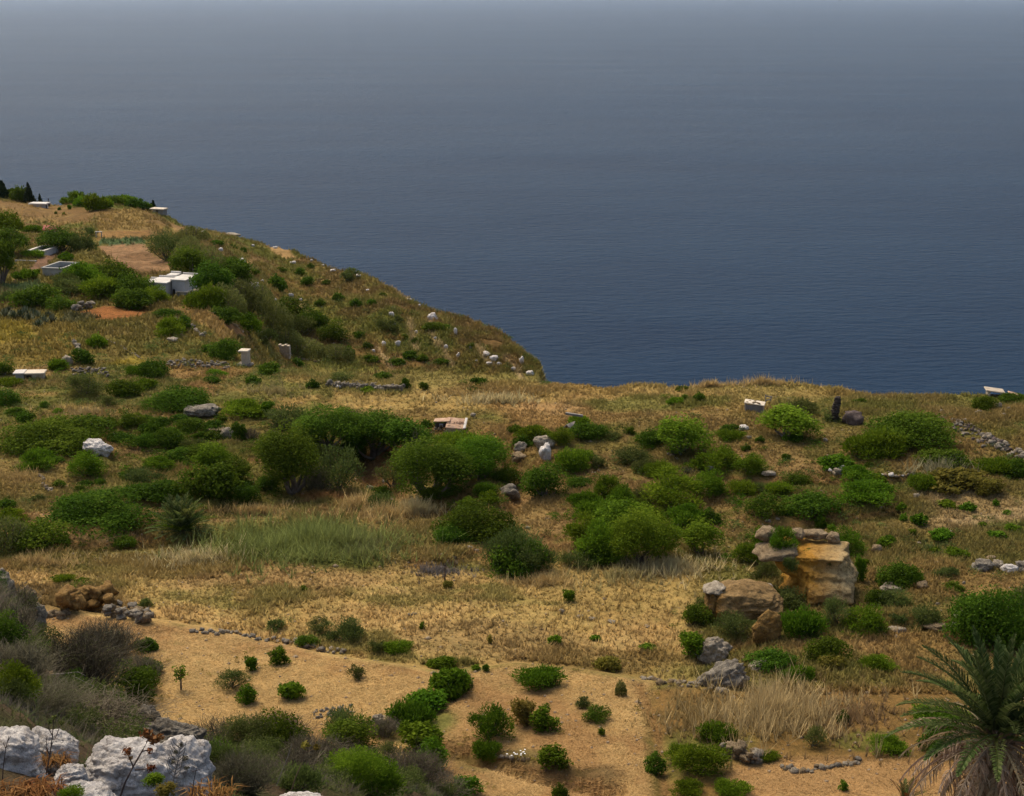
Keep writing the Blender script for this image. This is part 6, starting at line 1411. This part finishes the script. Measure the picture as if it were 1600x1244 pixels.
def fern_clump(u, v, yd, wpx, hpx, label, n=150, seed=1):
    gg = np.random.default_rng(seed); c = at_near(u, v, yd); mm = yd / FPX * 1.1; V, F, t = [], [], []
    for i in range(n):
        p = np.array([gg.uniform(-.5, .5) * wpx * mm, gg.uniform(-.4, .4) * wpx * mm * .6, 0]); a = gg.uniform(0, 6.28); l = hpx * mm * gg.uniform(.6, 1.5)
        d1 = np.array([math.cos(a) * .5, math.sin(a) * .5, .9]); d2 = np.array([math.cos(a), math.sin(a), -.25]); sd = np.array([-math.sin(a), math.cos(a), 0]) * l * .028
        m1 = p + d1 * l * .55; m2 = m1 + d2 * l * .6; o = len(V)
        V += [p - sd * .5, p + sd * .5, m1 + sd, m1 - sd, m2 + sd * .1, m2 - sd * .1]; F += [(o, o + 1, o + 2, o + 3), (o + 3, o + 2, o + 4, o + 5)]; t += [gg.uniform(0, 1)] * 6
    o = link('dead_fern', mesh_np('dead_fern', V, F, M['R'], np.array(t)), None, c); tag(o, label, 'fern')
fern_clump(20, 1252, 9.0, 110, 32, 'wide mat of rusty dead ferns in the bottom left corner', 360, 2)
fern_clump(66, 1240, 9.2, 60, 28, 'clump of rusty dead ferns in front of the rounded white boulder', 160, 3)
fern_clump(88, 1196, 10.4, 40, 26, 'rusty dead fern tuft in the crack between two white boulders', 110, 4)
fern_clump(30, 1168, 10.9, 24, 18, 'little rusty tuft in the cleft of the left-edge boulder', 50, 5)
fern_clump(330, 1246, 10.4, 70, 26, 'brownish dry tuft at the bottom right of the white boulders', 150, 6)

# ================================================================== ground cover
def visible_pick(n, rowrange, colrange, g):
    """random spots on the terrain sheet, with their colour and distance"""
    r = g.uniform(*rowrange, n); c = g.uniform(*colrange, n); ri, ci = r.astype(int), c.astype(int); fr, fc = (r - ri)[:, None], (c - ci)[:, None]
    def bl(A):
        A = A.reshape(nr, nc, -1)
        return (A[ri, ci] * (1 - fr) + A[ri + 1, ci] * fr) * (1 - fc) + (A[ri, ci + 1] * (1 - fr) + A[ri + 1, ci + 1] * fr) * fc
    return bl(G), bl(GC), bl(PU)[:, 0], bl(PV)[:, 0]
def grass(name, P, C, h, wd, g, blades=4, lean=.5, label='', light=1.6):
    n = len(P)
    Pb = np.repeat(P, blades, 0); Cb = np.repeat(C, blades, 0); hb_ = np.repeat(h, blades) * g.uniform(.55, 1.2, n * blades); wb = np.repeat(wd, blades)
    N = n * blades; a = g.uniform(0, 6.28, N)
    root = Pb + np.stack([np.cos(a), np.sin(a), 0 * a], 1) * (wb * 1.4 * g.uniform(0, 1, N))[:, None]
    ln = g.normal(size=(N, 2)) * lean * hb_[:, None]
    tip = root + np.stack([ln[:, 0], ln[:, 1], hb_ * np.clip(1 - .3 * np.hypot(ln[:, 0], ln[:, 1]) / hb_, .4, 1)], 1)
    b = g.uniform(0, 6.28, N); sd = np.stack([np.cos(b), np.sin(b), 0 * b], 1) * (wb * .5)[:, None]
    V = np.stack([root - sd, root + sd, tip], 1).reshape(-1, 3); F = np.arange(N * 3).reshape(-1, 3)
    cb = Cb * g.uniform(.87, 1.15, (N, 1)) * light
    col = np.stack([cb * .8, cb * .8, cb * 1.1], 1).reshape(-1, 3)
    o = link(name, mesh_np(name, V, F, M['grass'], col=np.clip(col, 0, .8)))
    return tag(o, label, kind='stuff')
def grass_mat():
    m, nt, p, L = mat_new('dry_grass')
    ge = nd(nt, 'ShaderNodeNewGeometry'); vm = nd(nt, 'ShaderNodeVectorMath', operation='MULTIPLY_ADD'); vm.inputs[1].default_value = (.45, .45, .45); vm.inputs[2].default_value = (0, 0, 1)
    L.new(ge.outputs['Normal'], vm.inputs[0]); vz = nd(nt, 'ShaderNodeVectorMath', operation='NORMALIZE'); L.new(vm.outputs[0], vz.inputs[0]); L.new(vz.outputs[0], p.inputs['Normal'])
    at = nd(nt, 'ShaderNodeAttribute', attribute_name='col'); L.new(at.outputs['Color'], p.inputs['Base Color'])
    p.inputs['Roughness'].default_value = .8; p.inputs['Specular IOR Level'].default_value = .1
    tr = nd(nt, 'ShaderNodeBsdfTranslucent'); L.new(at.outputs['Color'], tr.inputs[0])
    ms = nd(nt, 'ShaderNodeMixShader'); ms.inputs[0].default_value = .3
    L.new(p.outputs[0], ms.inputs[1]); L.new(tr.outputs[0], ms.inputs[2]); L.new(ms.outputs[0], nt.nodes['Material Output'].inputs[0])
    return m
M['grass'] = grass_mat()
gg = np.random.default_rng(77)
i_top = sum(seg_n[:8]); i_lip = i_top; i_base = sum(seg_n[:10]); i_ridge = sum(seg_n[:12])
def region(p0, p1): return (p0, p1 - 1.01), (20, nc - 24)
# dry grass everywhere on the terraces, thin on straw and bare soil
Pg, Cg, Ug, Vg = visible_pick(150000, *region(i_edge + 5, i_lip + 3), gg)
bare = (Cg[:, 0] > .27) | ((Cg[:, 0] / np.maximum(Cg[:, 1], 1e-3) > 2.2))
lush = fbm(Pg[:, 0] / 3, Pg[:, 1] / 3, 201, 3)
keep = (gg.uniform(0, 1, len(Pg)) < np.where(bare, .25, .55 + .45 * sstep(.35, .65, lush)))
Pg, Cg, lush = Pg[keep], Cg[keep], lush[keep]
hg = (.12 + .24 * sstep(.3, .75, lush)) * gg.uniform(.7, 1.3, len(Pg))
grass('dry_grass', Pg, Cg, hg, .035 + .0006 * Pg[:, 1], gg, 4, .45, 'dry golden and greenish grass covering the terraces', 1.6)
# straw stubble
Pg, Cg, Ug, Vg = visible_pick(110000, *region(sum(seg_n[:1]), i_edge - 1), gg)
keep = Cg[:, 0] > .2; Pg, Cg = Pg[keep], Cg[keep]
grass('straw_stubble', Pg, Cg, gg.uniform(.04, .12, len(Pg)), gg.uniform(.025, .05, len(Pg)), gg, 3, 1.6, 'flattened pale straw lying over the near field', 1.45)
# headland grass
Pg, Cg, Ug, Vg = visible_pick(80000, *region(i_lip + 1, i_ridge + 2), gg)
ok = (Cg[:, 0] < .30) & (Cg[:, 0] / np.maximum(Cg[:, 1], 1e-3) < 1.57); Pg, Cg = Pg[ok], Cg[ok]
grass('hillside_grass', Pg, Cg, gg.uniform(.25, .7, len(Pg)), gg.uniform(.10, .2, len(Pg)), gg, 3, .4, 'rough grass and herbs over the far headland', 1.6)
# tall stands of golden grass, reeds and green weeds
def stand(n, u, v, ru, rv, col, h, name, label, wd=.05, blades=4, lean=.35, light=1.6, jit=.25):
    P_, C_ = [], []
    k = 0
    while k < n:
        a = gg.uniform(0, 6.28); q = min(1.7, abs(gg.normal()) * .62); q *= .75 + .5 * math.sin(a * 3 + u) ** 2; uu, vv = u + ru * q * math.cos(a), v + rv * q * math.sin(a)
        p, _ = pix(uu, vv, 'T'); P_.append(p); C_.append(col); k += 1
    P_ = np.array(P_); C_ = np.array(C_) * gg.uniform(1 - jit, 1 + jit, (n, 1))
    m_ = fbm(P_[:, 0] / 1.2, P_[:, 1] / 1.2, 301, 2)
    return grass(name, P_, C_, h * gg.uniform(.6, 1.2, n) * (.5 + 1.0 * m_), np.full(n, wd), gg, blades, lean, label, light)
GOLD, OAT = (.36, .25, .10), (.42, .33, .16)
stand(1300, 480, 852, 150, 32, (.130, .150, .038), 1.15, 'green_reeds', 'soft green reed bed right of the dwarf palm', .05, 7, .5)
stand(300, 560, 855, 60, 24, (.14, .14, .05), .8, 'green_reeds', 'thinner end of the green reed bed towards the golden grass', .05, 5)
stand(260, 600, 812, 60, 12, GOLD, .9, 'golden_grass', 'golden grass stand in front of the wooded hollow', .05)
stand(130, 560, 790, 22, 8, GOLD, .9, 'golden_grass', 'small golden grass stand left of the grey-green weed clump', .05)
stand(200, 650, 800, 45, 8, OAT, .9, 'golden_grass', 'pale golden grass along the foot of the large dark tree', .05)
stand(260, 400, 800, 70, 10, GOLD, .6, 'golden_grass', 'orange-gold grass right of the dwarf palm', .05)
stand(420, 300, 875, 90, 16, OAT, .7, 'golden_grass', 'pale golden grass below the dwarf palm', .05)
stand(260, 60, 880, 80, 10, GOLD, .6, 'golden_grass', 'golden grass at the left edge of the field', .05)
stand(520, 1050, 888, 90, 22, OAT, .75, 'oat_grass', 'ripe pale oats on the slope below the lollipop tree', .05)
stand(260, 960, 900, 90, 20, (.27, .22, .085), .6, 'oat_grass', 'greenish oats below the biggest thicket tree', .05)
stand(260, 850, 912, 60, 8, GOLD, .6, 'oat_grass', 'thin oats at the foot of the dark twiggy shrub', .04)
stand(1000, 1215, 1118, 110, 42, (.34, .25, .115), 1.0, 'tall_dry_grass', 'tall pale dry grass above the tan terrace wall', .045, 5, .3)
stand(500, 1095, 1120, 70, 44, (.23, .16, .06), .55, 'tall_dry_grass', 'brown dry grass right of the straw field', .045, 5)
stand(500, 1330, 1120, 90, 50, (.19, .12, .055), .45, 'tall_dry_grass', 'reddish-brown dry grass left of the palm', .045, 5)
stand(260, 780, 628, 60, 5, OAT, .8, 'golden_grass', 'pale grass line crossing the upper golden field', .07)
stand(160, 430, 612, 60, 14, (.24, .19, .075), .7, 'golden_grass', 'pale grass left of the curved retaining wall', .07)
stand(160, 130, 650, 80, 20, (.26, .19, .08), .7, 'golden_grass', 'pale grass below the large grey-green bush at left', .06)
stand(160, 35, 750, 40, 20, (.28, .19, .07), .7, 'golden_grass', 'golden grass on the pale bank at the left edge', .05)
stand(140, 1190, 600, 60, 4, GOLD, .6, 'golden_grass', 'golden grass on the crest of the cliff lip', .07)
stand(110, 1110, 600, 30, 3, GOLD, .6, 'golden_grass', 'golden tuft on the cliff lip left of the shack', .07)
stand(120, 1470, 738, 60, 8, (.22, .20, .11), .9, 'oat_grass', 'pale tipped grass above the golden-yellow bush', .06)
stand(240, 690, 893, 50, 10, (.13, .11, .095), .35, 'grey_herbs', 'low greyish herbs round the thin iron post', .05)
stand(260, 1450, 860, 120, 30, (.07, .09, .022), .3, 'green_weeds', 'low green weeds on the slope above the rounded boulders', .06)
# tangle of dry and green undergrowth over the near bank
def bank_cover(n, col, h, wd, name, label, rows_, lean=.6, blades=5):
    r = gg.uniform(*rows_, n); c = gg.uniform(0, hm - 1.01, n); ri, ci = r.astype(int), c.astype(int); fr, fc = (r - ri)[:, None], (c - ci)[:, None]
    P_ = (HG[ri, ci] * (1 - fr) + HG[ri + 1, ci] * fr) * (1 - fc) + (HG[ri, ci + 1] * (1 - fr) + HG[ri + 1, ci + 1] * fr) * fc
    m_ = fbm(P_[:, 0] / 1.1, P_[:, 1] / 1.1, 401, 3)
    k = gg.uniform(0, 1, (n, 1)) < sstep(.42, .58, fbm(P_[:, 0] / 1.6, P_[:, 1] / 1.6, 411, 3))[:, None]
    C_ = np.where(k, np.array(col[0]), np.array(col[1]))
    return grass(name, P_, C_, h * (.5 + .9 * m_) * gg.uniform(.7, 1.2, n) * np.clip(P_[:, 1] / 30, .3, 1), wd * np.clip(P_[:, 1] / 30, .4, 1), gg, blades, lean, label, 1.2)
bank_cover(14000, [(.085, .075, .055), (.10, .082, .06)], .34, .016, 'dry_undergrowth', 'grey-brown dry undergrowth tangled over the near bank', (20, 96))
bank_cover(9000, [(.045, .065, .016), (.075, .080, .026)], .22, .026, 'green_undergrowth', 'dull green undergrowth covering the near bank', (14, 96), .7)
# brush growing into one mass over the bank: twig bushes and leafy clumps
def brush_mass(name, label, n, kind, mat, w0, w1, rows_, seed):
    g_ = np.random.default_rng(seed); VV, FF, TT, o = [], [], [], 0
    base = []
    for k in range(4):
        if kind == 'T':
            v_, f_ = twig_bush(g_, 70, .55, 3, .0062, 3); base.append((v_, f_, np.repeat(g_.uniform(0, 1, len(v_) // 3 + 1), 3)[:len(v_)]))
        else:
            base.append(foliage(g_, lobes_dome(g_, 12, .4, .38, .10, .22), 1500, .030, .3, .4, (.35, 1.15), 1.0, radial=1))
    for i in range(n):
        r = g_.uniform(*rows_); c = g_.uniform(3, hm - 4); p = HG[int(r), int(c)]
        s = g_.uniform(w0, w1) * (.45 + .55 * min(1, p[1] / 32)); a = g_.uniform(0, 6.28); v_, f_, t_ = base[i % 4]
        rv = np.stack([v_[:, 0] * math.cos(a) - v_[:, 1] * math.sin(a), v_[:, 0] * math.sin(a) + v_[:, 1] * math.cos(a), v_[:, 2] * g_.uniform(.5, .8)], 1) * s + p
        VV.append(rv); FF.append(f_ + o); TT.append(np.clip(t_ * g_.uniform(.6, 1.2), 0, 1)); o += len(v_)
    ob = link(name, mesh_np(name, np.concatenate(VV), np.concatenate(FF), mat, np.concatenate(TT))); return tag(ob, label, kind='stuff')
brush_mass('dry_brush', 'grey leafless brush massed over the near bank', 20, 'T', M['T'], .8, 1.5, (26, 86), 3)
brush_mass('green_brush', 'dull green leafy brush massed over the near bank', 70, 'O', M['O'], .7, 1.3, (26, 85), 4)
brush_mass('dark_brush', 'dark evergreen brush massed over the near bank', 40, 'L', M['L'], .7, 1.2, (26, 85), 5)
# ragged low scrub between and around the shrubs
def low_scrub(name, label, spots, mat, size, seed, leaf=.055, nl=130):
    g_ = np.random.default_rng(seed); base = [foliage(g_, lobes_dome(g_, 8, .3, .42, .10, .22), nl, leaf, .4, .5, (.4, 1.2), 1.0, radial=1) for _ in range(6)]
    VV, FF, TT, o = [], [], [], 0
    for i, (u, v) in enumerate(spots):
        p, _ = pix(u, v, 'T'); v_, f_, t_ = base[i % 6]; s = size * g_.uniform(.4, 1.3) * (p.y / 90) ** .5; a = g_.uniform(0, 6.28)
        VV.append(np.stack([v_[:, 0] * math.cos(a) - v_[:, 1] * math.sin(a), v_[:, 0] * math.sin(a) + v_[:, 1] * math.cos(a), v_[:, 2] * g_.uniform(.25, .6)], 1) * s + np.array(p)); FF.append(f_ + o); TT.append(np.clip(t_ * g_.uniform(.5, 1.3), 0, 1)); o += len(v_)
    ob = link(name, mesh_np(name, np.concatenate(VV), np.concatenate(FF), mat, np.concatenate(TT))); return tag(ob, label, kind='stuff')
g_ = np.random.default_rng(9); sp1, sp2, sp3 = [], [], []
for t in PL:
    if t[0] in 'LBOCG' and 560 < t[2] < 1010 and t[3] > 24:
        for k in range(3): (sp1 if t[0] in 'LC' else sp2 if t[0] in 'BG' else sp3).append((t[1] + g_.normal() * t[3] * .55, t[2] - 3 + g_.normal() * 6))
for k in range(150): sp2.append((g_.uniform(860, 1330), g_.uniform(690, 880)))
for k in range(90): sp1.append((g_.uniform(140, 420), g_.uniform(640, 780)))
for k in range(170): sp3.append((g_.uniform(-10, 480), g_.uniform(520, 640)))
for k in range(150): sp3.append((g_.uniform(1080, 1600), g_.uniform(640, 960)))
for k in range(110): sp3.append((g_.uniform(400, 860), g_.uniform(460, 590)))
sp4 = [(g_.uniform(240, 1030), g_.uniform(1000, 1240)) for k in range(70)]
low_scrub('straw_field_weeds', 'small withered weeds dotted over the straw field', sp4, M['Y'], .55, 24, .09, 40)
low_scrub('low_dark_scrub', 'low dark scrub straggling round the evergreen shrubs', sp1, M['L'], 1.3, 21)
low_scrub('low_green_scrub', 'low bright scrub straggling between the green bushes', sp2, M['B'], 1.2, 22)
low_scrub('low_grey_scrub', 'low grey-green herbs scattered over the slopes', sp3, M['O'], 1.1, 23)
# white daisies
Vd, Fd = [], []
e, m = holder('daisy_patch', 812, 1190, 'sparse patch of white daisies in the hollow of the straw field', 'flowers')
for i in range(12):
    u, v = 790 + random.random() * 34, 1180 + random.random() * 12; p, mm = pix(u, v)
    V, F = tubes([[((0, 0, 0), .008), ((.01, 0, .26), .006)]], 4); link('stem', mesh_np('stem', V, F, M['V'], np.full(len(V), .4)), e, p - e.location)
    a = np.arange(8) * math.pi / 4; rim = np.stack([np.cos(a) * .036, np.sin(a) * .036, .26 + .012 * np.cos(a * 4)], 1); V = np.concatenate([[[0, 0, .275]], rim]); F = [(0, 1 + k, 1 + (k + 1) % 8) for k in range(8)]
    link('flower_head', mesh_np('flower_head', V, F, M['flower']), e, p - e.location)
# loose pebbles
n = 2600
Pp, Cp, Up, Vp = visible_pick(n, *region(i_edge - 90, i_lip), gg)
s = gg.uniform(.03, .11, n) * (1 + (gg.uniform(0, 1, n) > .97) * 1.3)
oc = np.array([(1, 0, 0), (0, 1, 0), (-1, 0, 0), (0, -1, 0), (0, 0, .7), (0, 0, -.5)], float)
V = (Pp[:, None, :] + oc[None] * s[:, None, None] * gg.uniform(.7, 1.3, (n, 6, 1))).reshape(-1, 3)
fo = np.array([(0, 1, 4), (1, 2, 4), (2, 3, 4), (3, 0, 4), (1, 0, 5), (2, 1, 5), (3, 2, 5), (0, 3, 5)])
F = (np.arange(n)[:, None, None] * 6 + fo[None]).reshape(-1, 3)
o = link('pebbles', mesh_np('pebbles', V, F, M['pebble'])); tag(o, 'small pale stones strewn over the terraces', kind='stuff')
